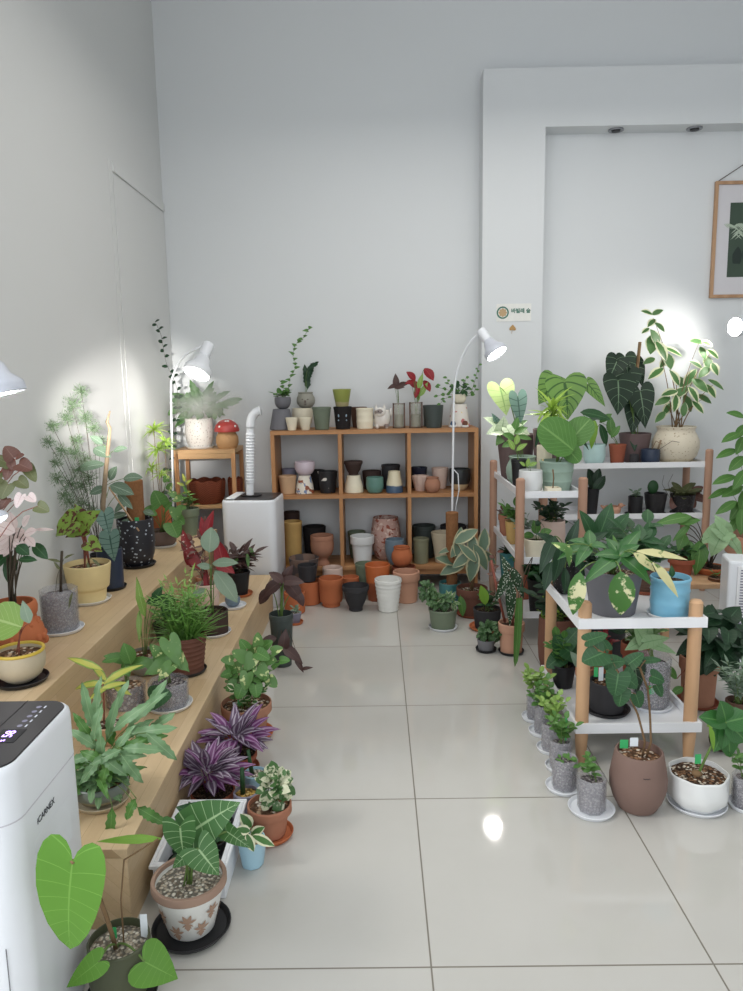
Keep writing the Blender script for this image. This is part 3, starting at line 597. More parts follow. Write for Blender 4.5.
# ------------------------------------------------------------------ lamps
def lamp(name, label, path, head, axis, r, m='white_plastic', L=2.3, on='bulb', power=20, aim=None, spot=80, base=None, basez=0, pole_r=.008, cord=None, soft=.05):
    t = thing(name, label, 'lamp', path[0]); o = Vector(path[0]); mb = MB(); ax = Vector(axis).normalized(); head = Vector(head)-o
    pts = [Vector(p)-o for p in path]; fine = []
    for i in range(len(pts)-1):
        a, b = pts[max(i-1, 0)], pts[min(i+2, len(pts)-1)]; p0, p1 = pts[i], pts[i+1]; m0, m1 = (p1-a)*.5, (b-p0)*.5
        if i == 0: m0 = p1-p0
        if i == 0: m1 = p1-p0 if len(pts) > 2 else m1
        for k in range(8):
            s = k/8; fine.append(p0*(2*s**3-3*s*s+1)+m0*(s**3-2*s*s+s)+p1*(-2*s**3+3*s*s)+m1*(s**3-s*s))
    fine.append(pts[-1]); mb.tube(fine, pole_r, 8); mb.build('pole', K('white_plastic'), t)
    if base:
        mb = MB(); mb.lathe([(.0005, 0), (base, 0), (base, .012), (base*.9, .018), (.012, .022), (.0005, .022)], 32); mb.build('base', K('white_plastic'), t)
    Q = ax.to_track_quat('Z', 'Y').to_matrix().to_4x4(); T = Matrix.Translation(head-ax*r*L) @ Q; ll = r*L
    mb = MB(); mb.lathe([(.0005, -.03), (.34*r, -.03), (.42*r, -.02), (.42*r, ll*.28), (.36*r, ll*.34), (.0005, ll*.34)], 24, M=T); mb.build('socket', K('white_plastic'), t)
    mb = MB(); mb.lathe([(.34*r, ll*.33), (.5*r, ll*.42), (.62*r, ll*.62), (.97*r, ll*.8), (r, ll*.86), (r, ll*.985), (.93*r, ll), (.9*r, ll*.97)], 32, M=T); bo = mb.build('bulb', K(m), t)
    mb = MB(); mb.lathe([(.0005, ll*.995), (.5*r, ll*.988), (.91*r, ll*.965)], 32, M=T); mb.build('bulb_face', K(on), t).parent = bo
    if cord:
        mb = MB(); mb.tube([Vector(p)-o for p in cord], .0035, 6); mb.build('cord', K('white_plastic'), t)
    if power:
        ld = bpy.data.lights.new('grow_light', 'SPOT'); ld.energy = power; ld.spot_size = math.radians(spot); ld.spot_blend = 1; ld.shadow_soft_size = soft; ld.color = (1, .96, .9)
        lo = bpy.data.objects.new('grow_light', ld); COL.objects.link(lo); lo.location = o+head+ax*.03
        q = (Vector(aim)-(o+head)) if aim else ax; lo.rotation_euler = q.to_track_quat('-Z', 'Y').to_euler()
    return t
pa = [ony(172, 505, 5.24)]; pa[0].z = UZ+.001
lamp('grow_lamp', 'lit white gooseneck grow lamp standing on the upper bench by the corner', [pa[0], ony(171, 400, 5.24), ony(173, 376, 5.22), ony(184, 356, 5.18), ony(204, 345, 5.12)],
     ony(196.5, 374, 5.02), RT*-.30+UP*-.80-FW*.42+Vector((0, 0, -.2)), 14*5/737, power=8, spot=110, base=.045, aim=(-1.2, 5.45, .9))
pb = [ony(451, 520, 5.32)]; pb[0].z = .001
pth = [pb[0], ony(453.5, 420, 5.32), ony(455, 384, 5.32), ony(461, 360, 5.3), ony(472, 340, 5.25), ony(485, 330, 5.2)]
lamp('grow_lamp', 'white gooseneck grow lamp arching in front of the pillar, its bulb tilted right', pth, ony(497, 354, 5.12), RT*.42+UP*-.62-FW*.25+Vector((0, 0, -.1)), 11.5*5.1/737, m='led_white', power=16, spot=110, base=.07, aim=(1.1, 4.7, .8),
     cord=[ony(453, 469, 5.3), ony(458, 474, 5.28), ony(459, 490, 5.27), ony(456, 506, 5.28), ony(455, 525, 5.29)])
lamp('grow_lamp', 'large white grow lamp head entering at the edge above the humidifier', [Vector((-1.5, 2.08, UZ+.001)), Vector((-1.46, 2.08, 1.3)), Vector((-1.36, 2.08, 1.72)), ony(-14, 342, 1.80)], ony(-1, 395, 1.86), RT*.20+UP*-.86+FW*.16, 26*1.9/737, m='led_white', on='bulb_soft', L=1.9, power=900, spot=20, aim=(-1.6, 4.95, 1.44), base=.06)
lamp('grow_lamp', 'small bluish-white lamp head beside the pink-leaved plant', [Vector((-1.51, 2.27, UZ+.001)), Vector((-1.5, 2.3, 1.0)), Vector((-1.42, 2.5, 1.24)), ony(-20, 490, 2.4)], ony(-3, 522, 2.4), RT*.5+UP*-.7, 13*2.4/737, m='led_white', on='bulb_soft', L=2.0, power=0, base=.05)
pr0 = ony(770, 600, 5.45); pr0.z = .001
lamp('grow_lamp', 'bright grow lamp bulb shining beside the framed print', [pr0, ony(770, 380, 5.45), ony(768, 338, 5.45), ony(756, 322, 5.44)], ony(735, 327, 5.40), RT*-.75+UP*-.1-FW*.3, 9.5*5.4/737, power=19, spot=115, base=.07, aim=(2.28, 5.9, 1.75))
# ------------------------------------------------------------------ humidifiers
def humidifier(label, x, y, rz, hose=False, W=.44, D=.38, h=.78, seam=True):
    t = thing('humidifier', label, 'humidifier', (x, y, 0)); t.rotation_euler.z = rz
    def rrect(w, d, r, n=7):
        P = []
        for sx, sy, a0 in ((1, 1, 0), (-1, 1, PI/2), (-1, -1, PI), (1, -1, 1.5*PI)):
            for i in range(n): a = a0+PI/2*i/(n-1); P.append((sx*(w-r)+r*math.cos(a), sy*(d-r)+r*math.sin(a)))
        return P
    def loft(mb, secs, top=True):
        n = len(secs[0][0]); V = [(x, y, z) for P, z in secs for x, y in P]
        fs = [(i*n+k, i*n+(k+1) % n, (i+1)*n+(k+1) % n, (i+1)*n+k) for i in range(len(secs)-1) for k in range(n)]
        mb.add(V, fs); o = (len(secs)-1)*n
        V2 = V[o:]; mb.add(V2, [tuple(range(n))], smooth=False); mb.add(V[:n], [tuple(range(n))[::-1]], smooth=False)
    w, d = W/2, D/2
    mb = MB(); loft(mb, [(rrect(w-.01, d-.01, .05), 0.0), (rrect(w, d, .055), .015), (rrect(w, d, .055), h-.02), (rrect(w-.002, d-.002, .055), h-.006), (rrect(w-.008, d-.008, .05), h)]); mb.build('body', K('white_plastic'), t)
    mb = MB(); loft(mb, [(rrect(w-.012, d-.012, .048), h+.0003), (rrect(w-.013, d-.013, .048), h+.004)]); mb.build('top_panel', K('dark_plastic'), t)
    if seam: mb = MB(); loft(mb, [(rrect(w+.0008, d+.0008, .0555), h-.13), (rrect(w+.0008, d+.0008, .0555), h-.127)]); mb.build('seam', K('grey_wrap'), t)
    return t
t = humidifier('large white humidifier with a glowing display, in front of the bench end', -1.022, 1.648, 0, W=.445, D=.37)
mb = MB(); mb.box(.098, .0995, -.16, .175, .7842, .7848); mb.build('lid_seam', K('black'), t)
mb = MB(); mb.box(.050, .075, -.06, .055, .7842, .7875); mb.build('water_gauge', K('led_white'), t, bevel=.001)
mb = MB(); mb.lathe([(.0005, .7842), (.05, .7842), (.052, .79), (.04, .795), (.036, .787), (.0005, .787)], 32, c=(-.03, .0, 0)); mb.build('mist_outlet', K('black'), t)
mb = MB(); mb.box(.115, .172, -.055, .012, .7842, .7852); dg_ = mb.build('display_glass', K('black'), t)
def text(s, name, m, parent, M, size, ext=.0004, align='CENTER'):
    cu = bpy.data.curves.new(name, 'FONT'); cu.body = s; cu.size = size; cu.extrude = ext; cu.offset = size*(.03 if size > .035 else 0); cu.align_x = align; cu.align_y = 'CENTER'
    o = bpy.data.objects.new(name, cu); COL.objects.link(o); bpy.context.view_layer.update(); me = bpy.data.meshes.new_from_object(o.evaluated_get(bpy.context.evaluated_depsgraph_get())); bpy.data.objects.remove(o)
    o = bpy.data.objects.new(name, me); COL.objects.link(o); me.materials.clear(); me.materials.append(K(m)); o.parent = parent; o.matrix_local = M; return o
RZ = lambda a: Matrix.Rotation(a, 4, 'Z')
text('58', 'display_digits', 'display', dg_, Matrix.Translation((.143, -.014, .7856)) @ RZ(PI/2), .034)
text('%', 'display_mark', 'display', dg_, Matrix.Translation((.143, -.046, .7856)) @ RZ(PI/2), .014)
for i in range(5):
    mb = MB(); mb.lathe([(.0005, .7842), (.0065, .7842), (.0065, .7848), (.0005, .7848)], 16, c=(.146, -.0+.03+i*.026, 0)); mb.build('touch_button', K('grey_lav'), t)
    mb = MB(); mb.box(.160, .164, -.018+.042+i*.026, -.006+.042+i*.026, .7842, .7847); mb.build('button_mark', K('led_white'), t)
text('iCARNEX', 'brand_lettering', 'ink', t, Matrix.Translation((.2235, -.035, .60)) @ RZ(PI/2) @ Matrix.Rotation(PI/2, 4, 'X'), .022)
mb = MB(); mb.box(.2228, .2232, -.10, .09, .45, .565); mb.build('front_seam', K('white_plastic'), t)
mb = MB(); mb.tube([(.18, -.1865, .0), (.18, -.1862, .36)], .0012, 4); mb.build('panel_gap', K('grey'), t)
t = humidifier('tall white humidifier with a ribbed hose, standing behind the bench end', -.895, 5.27, math.radians(-4), W=.385, D=.37, seam=False)
mb = MB(); mb.lathe([(.0005, .7845), (.075, .7845), (.078, .792), (.06, .797), (.0005, .797)], 32, c=(-.02, .02, 0)); mb.build('mist_outlet', K('black'), t)
W0 = Vector((-.895, 5.27, 0))
h0 = ony(250, 488, 5.25)-W0; h1 = ony(250.5, 428, 5.25)-W0; h2 = ony(252, 417, 5.25)-W0; h3 = ony(260, 411, 5.25)-W0
mb = MB(); h0.z = .796; pts = curve3(h0, h1, (h0+h1)/2, 90)
mb.tube(pts, [.027+(.007 if (16 < i < 84 and i % 4 < 2) else 0) for i in range(90)], 18)
el = curve3(h1, h3, h2+Vector((-.01, 0, .03)), 12); mb.tube(el, [.031]*12, 18); mb.build('hose', K('white_plastic'), t)
mb = MB(); mb.tube([el[-1]-(el[-1]-el[-2]).normalized()*.004, el[-1]+(el[-1]-el[-2]).normalized()*.006], .034, 18); mb.build('hose_end', K('white_plastic'), t)
mb = MB(); mb.box(-.165, -.10, -.155, .155, .7843, .792); mb.build('lid', K('white_plastic'), t, bevel=.003)
for i in range(4):
    mb = MB(); mb.lathe([(.0005, .7842), (.008, .7842), (.008, .7850), (.0005, .7850)], 12, c=(.12+.02*(i % 2), -.12+.035*i, 0)); mb.build('touch_button', K('grey'), t)
# vented appliance at the right
t = thing('air_purifier', 'white vented appliance behind the low rack at the edge', 'air purifier', (2.09, 3.95, 0)); t.rotation_euler.z = -.25
mb = MB(); mb.box(-.17, .3, -.10, .10, .0, .60); mb.build('body', K('white_plastic'), t, bevel=.012)
mb = MB(); mb.box(-.125, .29, -.109, -.1005, .20, .575); gf_ = mb.build('grille_frame', K('white_metal'), t, bevel=.003)
for i in range(22):
    mb = MB(); mb.box(-.11, .28, -.112, -.1095, .225+i*.0155, .231+i*.0155); mb.build('grille_slat', K('grey_lav'), t).parent = gf_
# ------------------------------------------------------------------ wall things
p = ony(496.5, 304, 5.72); q = ony(531, 321, 5.72); w, h = q.x-p.x, p.z-q.z
t = thing('wall_sign', 'small white sign with a round green emblem on the pillar', 'sign', ((p.x+q.x)/2, 5.7195, (p.z+q.z)/2))
mb = MB(); mb.box(-w/2, w/2, -.0025, 0, -h/2, h/2); mb.build('sign_board', K('white_mat'), t)
RX = Matrix.Rotation(PI/2, 4, 'X'); ex = -w*.32
def ring(r0, r1, y, mname, part, n=32):
    mb = MB(); mb.lathe([(r0, 0), (r0, .0006), (r1, .0006), (r1, 0)], n, M=Matrix.Translation((ex, y, 0)) @ RX); mb.build(part, K(mname), t)
paint('sign_green', C(58, 112, 96), .6); paint('sign_tan', C(186, 158, 120), .6)
ring(.035, .046, -.0028, 'sign_green', 'emblem_ring'); ring(.0005, .026, -.0028, 'sign_tan', 'emblem_core')
mb = MB()
for i in range(8):
    a = i*PI/4; mb.lathe([(.0005, 0), (.0085, 0), (.0085, .0006), (.0005, .0006)], 10, M=Matrix.Translation((ex+.024*math.cos(a), -.0036, .024*math.sin(a))) @ RX)
mb.build('emblem_petals', K('sign_tan'), t)
for i in range(8):
    a = i*PI/4+.39; pass
text('바빌레 숲', 'sign_lettering', 'sign_green', t, Matrix.Translation((w*.20, -.0031, .010)) @ RX, .037, .0012)
# dried fan leaf stuck on the pillar
c = ony(512.5, 327, 5.7185); mb = MB()
leaf(mb, (0, -.004, -.018), (0.05, 0, 1), (0, -1, 0), .036, .05, 'heart', .1, .05, ns=6); mb.tube([(0, -.003, -.016), (-.008, -.002, -.05)], .0012, 5)
paint('dry_leaf', C(178, 142, 92), .8); tag(mb.build('ginkgo_leaf', K('dry_leaf'), loc=c), 'dried tan fan-shaped leaf stuck to the pillar under the sign', 'leaf')
# framed print
p0 = ony(716.5, 181, 5.87); p1 = ony(710.5, 298, 5.87); W, Ht = .64, p0.z-p1.z; Xl = 2.595
t = thing('picture_frame', 'wood-framed botanical print hanging in the niche', 'picture', (Xl+W/2, 5.898, (p0.z+p1.z)/2)); a, b = W/2, Ht/2; f = .024
for nm, bx in (('frame_rail', (-a, a, b-f, b)), ('frame_rail', (-a, a, -b, -b+f)), ('frame_stile', (-a, -a+f, -b+f+.0002, b-f-.0002)), ('frame_stile', (a-f, a, -b+f+.0002, b-f-.0002))):
    mb = MB(); mb.box(bx[0], bx[1], -.03, -.004, bx[2], bx[3]); mb.build(nm, K('frame_wood'), t, bevel=.002)
mb = MB(); mb.box(-a+f, a-f, -.014, -.006, -b+f, b-f); mb.build('mat_board', K('mat_board'), t)
ia, ib = a-.125, b-.155; mb = MB(); mb.box(-ia, ia, -.016, -.0142, -ib, ib); mb.build('print', K('print_green'), t)
mb = MB(); rr = random.Random(3)
for k in range(7):           # arching palm fronds and broad dark leaves of the print
    x0 = -ia*.75+k*ia*.25; 
    for j in range(13):
        u = j/12; X = x0+(.13*u-.04)*(1 if k % 2 else -1); Z = ib*.15+ib*.72*u-.12*u*u
        for sg in (-1, 1):
            X2 = X+sg*.05; Z2 = Z-.05
            if abs(X2) < ia-.005 and Z < ib-.01 and Z2 > -ib: leaf(mb, (X, -.0166, Z), (sg*.7, 0, -.6), (0, -1, 0), .06, .007, 'needle', .02, 0, ns=2, mi=1)
for x, z, L in ((-.12, -.05, .2), (-.05, -.02, .22), (.03, -.06, .2), (.1, -.03, .21)): leaf(mb, (x, -.0168, z), (.1*rr.uniform(-1, 1), 0, -1), (0, -1, 0), L, .075, 'lance', .02, 0, ns=4)
mb.build('printed_leaves', [K('print_dark'), K('print_pale')], t)
mb = MB(); mb.tube([(-a+.02, -.012, b), (0, -.006, b+.19)], .003, 5); mb.tube([(0, -.006, b+.19), (a-.02, -.012, b)], .003, 5); mb.build('hanging_cord', K('stem_dark'), t)
# ------------------------------------------------------------------ light and camera
wd = bpy.data.worlds.new('World'); SC.world = wd; wd.use_nodes = True; bg = wd.node_tree.nodes['Background']; bg.inputs[0].default_value = (.95, .97, 1, 1); bg.inputs[1].default_value = .42
def area(loc, rot, sx, sy, e, col=(1, 1, 1)):
    l = bpy.data.lights.new('window_and_fill_light', 'AREA'); l.shape = 'RECTANGLE'; l.size = sx; l.size_y = sy; l.energy = e; l.color = col
    o = bpy.data.objects.new('window_and_fill_light', l); COL.objects.link(o); o.location = loc; o.rotation_euler = rot
area((.9, -2.0, 2.3), (math.radians(86), 0, 0), 4.6, 3.6, 98, (.93, .97, 1)); area((.9, 3.6, 3.55), (0, 0, 0), 3.2, 2.6, 46, (1, .96, .90)); area((-1.9, .75, 1.75), (math.radians(78), 0, math.radians(-80)), 2.7, 2.6, 62, (.88, .94, 1))  # second one is an added warm overhead fill, not a window
s = bpy.data.lights.new('sun', 'SUN'); s.energy = .7; s.angle = math.radians(9); s.color = (1, .95, .86); so = bpy.data.objects.new('sun', s); COL.objects.link(so)
so.rotation_euler = Vector((.70, .30, -.66)).to_track_quat('-Z', 'Y').to_euler()
cam = bpy.data.cameras.new('camera'); co = bpy.data.objects.new('camera', cam); COL.objects.link(co); SC.camera = co
cam.sensor_width = 36; cam.sensor_fit = 'AUTO'; cam.lens = F/991*36; cam.clip_start = .05
co.matrix_world = Matrix(((RT.x, UP.x, -FW.x, 0), (RT.y, UP.y, -FW.y, 0), (RT.z, UP.z, -FW.z, H), (0, 0, 0, 1)))
SC.view_settings.view_transform = 'Standard'; SC.view_settings.look = 'None'; SC.view_settings.exposure = 0
SC.cycles.use_denoising = True; SC.cycles.volume_bounces = 3; SC.cycles.max_bounces = 8; SC.cycles.transparent_max_bounces = 12; SC.cycles.sample_clamp_indirect = 4; SC.cycles.caustics_reflective = False; SC.cycles.caustics_refractive = False
# ================================================================== upper bench, nearest first
SA = 'saucers under the bench plants'
g = pot('potted_begonia', 'grey-green bowl with a yellow rim holding one round light green leaf', 22, 684, 650, 47, 'bowl', 'beige', UZ, rb=.5, soil='chips', sau='black', sl='black saucer under the yellow-rimmed bowl on the upper bench', sw=52)
mb = MB(); mb.lathe([(g.rt-.008, g.h-.004), (g.rt-.007, g.h+.004), (g.rt+.001, g.h+.005), (g.rt+.003, g.h-.002), (g.rt+.001, g.h-.006)], 36); mb.build('rim', K('yellow_rim'), g.root)
px_leaves(g, 'l_light', 'disc', [(6, 622, 36, 42, 160, -.02, .1)], pet='stem_red', pr=.003, droop=.15, ns=8)
px_leaves(g, 'l_grey', 'lance', [(26, 613, 24, 12, 105, -.02, .1)], pet='stem_red', pr=.002, droop=.2)
g = pot('potted_poinsettia', 'bulging orange terracotta urn with a pink and white leaved plant', 15, 663, 602, 44, 'face', 'terra_orange', UZ, rb=.8, soil='peat', th=.012)
mb = MB()
for i in range(14):      # modelled relief on the belly
    a = -2.5+i*.32; r = g.rt*1.24; z = g.h*(.34+.07*math.sin(i*1.9)); mb.sphere((r*math.cos(a), r*math.sin(a), z), .014, .014, .018, 8, 6)
for i in range(8):
    a = -2.4+i*.5; r = g.rt*1.02; mb.sphere((r*math.cos(a), r*math.sin(a), g.h*.62), .010, .010, .012, 8, 6)
mb.build('relief', K('terra_orange'), g.root)
px_leaves(g, 'l_pinkwhite', 'oval', [(5, 528, 22, 14, 150), (15, 533, 20, 12, 20), (9, 545, 22, 14, -120), (25, 521, 14, 12, 50), (29, 532, 15, 11, 20), (2, 540, 16, 12, -150), (18, 543, 16, 10, -30), (42, 529, 22, 4, 5), (-4, 534, 20, 14, 170), (12, 522, 18, 12, 100), (20, 537, 20, 13, -20), (5, 548, 20, 13, 200), (30, 541, 14, 9, -40)], part='flower', pet='stem_dark', pr=.002, droop=.3, cup=.05)
px_leaves(g, 'l_dark', 'oval', [(10, 567, 26, 14, -100), (26, 559, 20, 8, 5), (39, 550, 22, 12, -40), (22, 549, 16, 12, -30), (0, 560, 22, 14, -140), (-3, 552, 22, 12, 190)], pet='stem_dark', pr=.0026, droop=.5)
g = pot('potted_smokebush', 'wine and olive round-leaved plant reaching in at the edge above the terracotta urn', -85, 690, 650, 40, 'rim', 'terra_brown', UZ, soil='peat')
px_leaves(g, 'l_redbrown', 'round', [(10, 453, 15, 17, 120, -.1), (24, 466, 18, 17, -20, -.12), (8, 472, 16, 12, -100, -.1), (-4, 460, 15, 14, 160, -.1), (20, 456, 9, 8, 20, -.1), (4, 503, 14, 11, -120, -.12), (12, 465, 12, 10, -60, -.1)], part='foliage', pet='stem_red', pr=.0016, droop=.3)
px_leaves(g, 'l_olive', 'round', [(3, 461, 16, 14, 150, -.1), (30, 472, 22, 13, -50, -.12), (22, 483, 16, 14, -30, -.1), (5, 490, 18, 16, -110, -.11), (42, 508, 16, 14, -20, -.15), (-6, 478, 18, 16, 180, -.1)], part='foliage', pet='stem_red', pr=.0016, droop=.3)
px_leaves(g, 'l_pinkwhite', 'round', [(19, 500, 15, 13, -110, -.13), (31, 498, 12, 11, -30, -.14)], part='foliage', pet='stem_red', pr=.0014, droop=.3)
g = pot('potted_cutting', 'clear pot of grey gravel holding a thin dark stem, beside the terracotta urn', 62, 634, 588, 36, 'cyl', 'clear_pot', UZ, rb=.85, soil='grey_mix', sau='white_plastic', sl='white saucer under the clear pot with the thin dark stem', sw=44)
stick(g, [(61, 592), (61, 570), (62, 551)], .006, 'stem_dark'); px_leaves(g, 'l_olive', 'lance', [(70, 600, 16, 3, -100, -.08), (54, 560, 14, 3, 160), (68, 556, 12, 3, 30), (57, 566, 10, 3, 120)], pet='stem_dark', pr=.001, part='foliage')
g = pot('potted_begonia', 'cream stepped pot of a begonia with brown-splashed lime leaves', 84, 604, 563, 45, 'step', 'cream_y', UZ, soil='chips', sau='white_glaze', sl='white saucer under the cream stepped begonia pot', sw=42)
px_leaves(g, 'l_begonia', 'heart', [(64, 527, 32, 30, -150, -.06, .1), (88, 519, 30, 25, 40, -.02, .2), (94, 546, 20, 18, -30, -.06, .2), (76, 532, 22, 18, 200, 0), (80, 514, 22, 18, 110, .03)], pet='stem_red', pr=.0045, droop=.3, wave=.03, ns=8)
px_leaves(g, 'l_olive', 'lance', [(90, 571, 20, 3, -70, -.09, 0), (86, 576, 24, 3, -110, -.09, 0), (97, 563, 14, 3, -40, -.06, 0)], pet='stem_green', pr=.0012, part='foliage')
g = pot('potted_fern', 'feathery asparagus fern climbing the white wall behind the cream pot', 95, 585, 553, 20, 'taper', 'charcoal', UZ, soil='peat')
plumes(g, 'l_asp', [(81, 391, 11, -.05), (72, 405, 16, -.1), (52, 426, 10, -.2), (48, 442, 10, -.22), (85, 418, 12, -.05), (94, 428, 11, -.02), (61, 451, 12, -.15), (74, 453, 13, -.1), (85, 460, 12, -.05), (56, 463, 9, -.18), (57, 478, 12, -.18), (70, 484, 15, -.1), (82, 487, 14, -.05), (70, 502, 15, -.12), (83, 504, 14, -.05), (93, 512, 12, -.04), (76, 440, 10, -.08), (66, 418, 12, -.12), (78, 470, 13, -.06), (99, 440, 9, 0), (64, 496, 12, -.12), (88, 478, 13, -.03)], 200, .0012)
g = pot('potted_alocasia', 'navy pot with a knotty driftwood stake and ridged dragon-scale leaves', 112, 590, 548, 25, 'cyl', 'navy', UZ, soil='peat', sau='black', sl='black saucer under the navy pot on the upper bench', sw=28)
stick(g, [(106, 550, 0), (103, 506, 0), (106, 470, 0), (109, 440, 0), (110, 428, 0), (107, 422, 0), (110, 411, 0)], [.013, .014, .012, .010, .009, .008, .004], 'bark', 'driftwood')
px_leaves(g, 'l_dragon', 'heart', [(106, 522, 28, 19, -75, -.08, .15), (111, 546, 32, 21, -80, -.11, .15)], pet='stem_green', pr=.003, droop=.4, ns=8, roots=[(0, 0, g.st), (.01, 0, g.st)])
sp_ = [(101, 451, 20, 14, -20, 0), (91, 465, 28, 12, 185, -.02), (119, 449, 15, 8, 15, 0), (131, 477, 20, 11, 10, .02), (120, 488, 26, 14, -15, .0), (98, 490, 16, 10, 200, 0), (124, 500, 22, 8, -40, 0), (112, 474, 16, 10, 60, .03), (97, 440, 14, 8, 140, 0)]
rs_ = [tuple(at(g, 107, min(540, s_[1]+8), 0)) for s_ in sp_]
px_leaves(g, 'l_silver', 'oval', sp_, pet='stem_green', pr=.0016, droop=.4, roots=rs_, part='foliage', lift=.05)
g = pot('potted_philodendron', 'black pot with white terrazzo flecks and a brown coir pole', 138, 567, 518, 35, 'round', 'terrazzo_black', UZ, rb=.9, soil='peat', sau='black', sl='black saucer under the terrazzo-flecked pot', sw=36)
mb = MB(); c = at(g, 136, 517, 0); tp = at(g, 136, 480, 0); mb.lathe([(.0005, g.st-.01), (.050, g.st-.01), (.052, tp.z-.004), (.047, tp.z), (.0005, tp.z)], 20, c=(c.x, 0, 0)); mb.build('coir_pole', K('coir'), g.root)
stick(g, [(139, 531, -.10), (124, 509, -.06), (109, 487, -.02)], .005, 'tan', 'bamboo_cane'); plant_tag(g, 137, 521, 7, 4, 'tag_green', -.09)
px_leaves(g, 'l_silver', 'oval', [(122, 504, 20, 10, 215), (128, 496, 16, 8, 150), (124, 526, 18, 12, 250, -.09), (148, 512, 12, 7, -10), (119, 515, 16, 8, 190, -.05)], pet='stem_green', pr=.0016, part='foliage')
g = pot('potted_papyrus', 'orange terracotta pot of a tall yellow-green whorled plant by the corner', 159, 537, 505, 20, 'cyl', 'terra_orange', UZ, Y=5.03, soil='peat')
mb = MB(); st = MB()
for px, py, n, r in ((154, 430, 44, 18), (158, 450, 48, 20), (165, 442, 26, 15), (152, 468, 26, 16), (161, 474, 22, 15)):
    q = at(g, px, py, rnd.uniform(-.03, .03)); st.tube([Vector((rnd.uniform(-.02, .02), 0, g.st)), Vector((q.x*.9, q.y, q.z*.6)), q], .002, 5)
    for i in range(n): leaf(mb, q, sph(i*2.4, rnd.uniform(-.3, 1.0)), Vector((0, 0, 1))-FW*.3, r*g.pp*rnd.uniform(.7, 1.1), 1.7*g.pp, 'needle', .7, .1, ns=2)
mb.build('foliage', K('l_yg'), g.root); st.build('stem', K('stem_brown'), g.root)
g = pot('potted_peperomia', 'low grey-brown pot of round green leaves before the lamp pole', 163, 547, 530, 27, 'round', 'brown_grey', UZ, rb=.8, soil='peat', sau='white_glaze', sl='pale saucer under the low grey-brown pot by the lamp', sw=27)
px_leaves(g, 'l_mid', 'round', [(158, 499, 17, 18, 110), (174, 529, 18, 18, -60, -.1), (150, 511, 13, 14, 180), (168, 506, 11, 10, 40), (146, 517, 10, 10, 200), (180, 520, 12, 10, -40, -.06)], pet='stem_green', pr=.0022, droop=.2, part='foliage')
px_leaves(g, 'l_pothos', 'round', [(170, 487, 9, 9, 60), (178, 499, 10, 9, -10), (172, 494, 8, 8, 150), (176, 513, 15, 13, -80, -.05), (182, 508, 9, 8, 0), (166, 479, 7, 7, 100)], pet='stem_green', pr=.0018, droop=.2, part='foliage')
g = pot('potted_croton', 'small sage pot of an upright yellow-tipped plant at the far end of the upper bench', 189, 527, 508, 22, 'rim', 'sage_dark', UZ, Y=5.20, soil='peat')
bush(g, 'l_mid', 'lance', 3, 26, 6, 9, 9, 4, pet='stem_dark'); px_leaves(g, 'l_yellow', 'lance', [(184, 478, 9, 4, 100), (188, 482, 9, 4, 40), (181, 484, 8, 4, 150), (186, 492, 9, 4, 20)], pet='stem_green', pr=.0012, part='flower')
g = pot('potted_vine', 'slender dark-leaved creeper climbing the corner wall beside the lamp', 160, 520, 503, 12, 'taper', 'charcoal', UZ, Y=5.345, soil='peat')
trail(g, 'l_deep', [(168, 470, 0), (178, 398, .1), (166, 362, .25), (161, 335, .3), (155, 322, .32)], 6, 4.5, 'oval', 6, pr=.0012, start=(0, 0, g.st))
# ================================================================== corner stand
g = pot('potted_fern', 'white terrazzo pot of hazy green fern on the corner stand', 200, 446, 418, 27, 'round', 'terrazzo_white', 1.105, Y=5.66, rb=.75, soil='peat', sau='white_glaze', sl='white saucer under the terrazzo pot on the corner stand', sw=27)
px_leaves(g, 'l_feather', 'frond', [(180, 408, 30, 10, 195), (186, 398, 26, 9, 150), (196, 394, 26, 9, 110), (206, 394, 26, 9, 70), (216, 398, 26, 9, 40), (222, 404, 30, 9, 15), (190, 410, 26, 9, 200), (184, 418, 22, 8, 220), (230, 401, 22, 9, 20), (212, 410, 24, 8, -10), (200, 400, 22, 9, 95), (208, 402, 22, 9, 60), (192, 402, 22, 9, 140), (178, 400, 20, 8, 170)], pet='stem_green', pr=.001, part='foliage', ns=4)
clump(g, 'l_feather', 'oval', 203, 404, 24, 12, 110, 8, 5)
c = Vector((ony(227.5, 445, 5.62).x, 5.62, 1.1055)); t = thing('mushroom_basket', 'small wicker basket with a red white-dotted mushroom cap', 'basket', c); s = 5.6/737
mb = MB(); mb.lathe([(.0005, 0), (9*s, 0), (11.3*s, 5*s), (11*s, 11*s), (8*s, 17*s), (6*s, 18*s), (.0005, 18*s)], 32); mb.build('body', K('basket'), t)
mb = MB(); mb.lathe([(6*s, 17.2*s), (12.2*s, 16.5*s), (12.6*s, 18*s), (11*s, 23*s), (7*s, 27*s), (3*s, 28.6*s), (.0005, 29*s)], 32); cap_ = mb.build('cap', K('red'), t)
mb = MB()
for i in range(11):
    a = i*2.4; k = 11.4 if i % 2 else 6.5; mb.sphere((k*s*math.cos(a), k*s*math.sin(a), (22 if i % 2 else 27)*s), 1.2*s, seg=8, rings=5)
mb.build('dots', K('white_mat'), t).parent = cap_
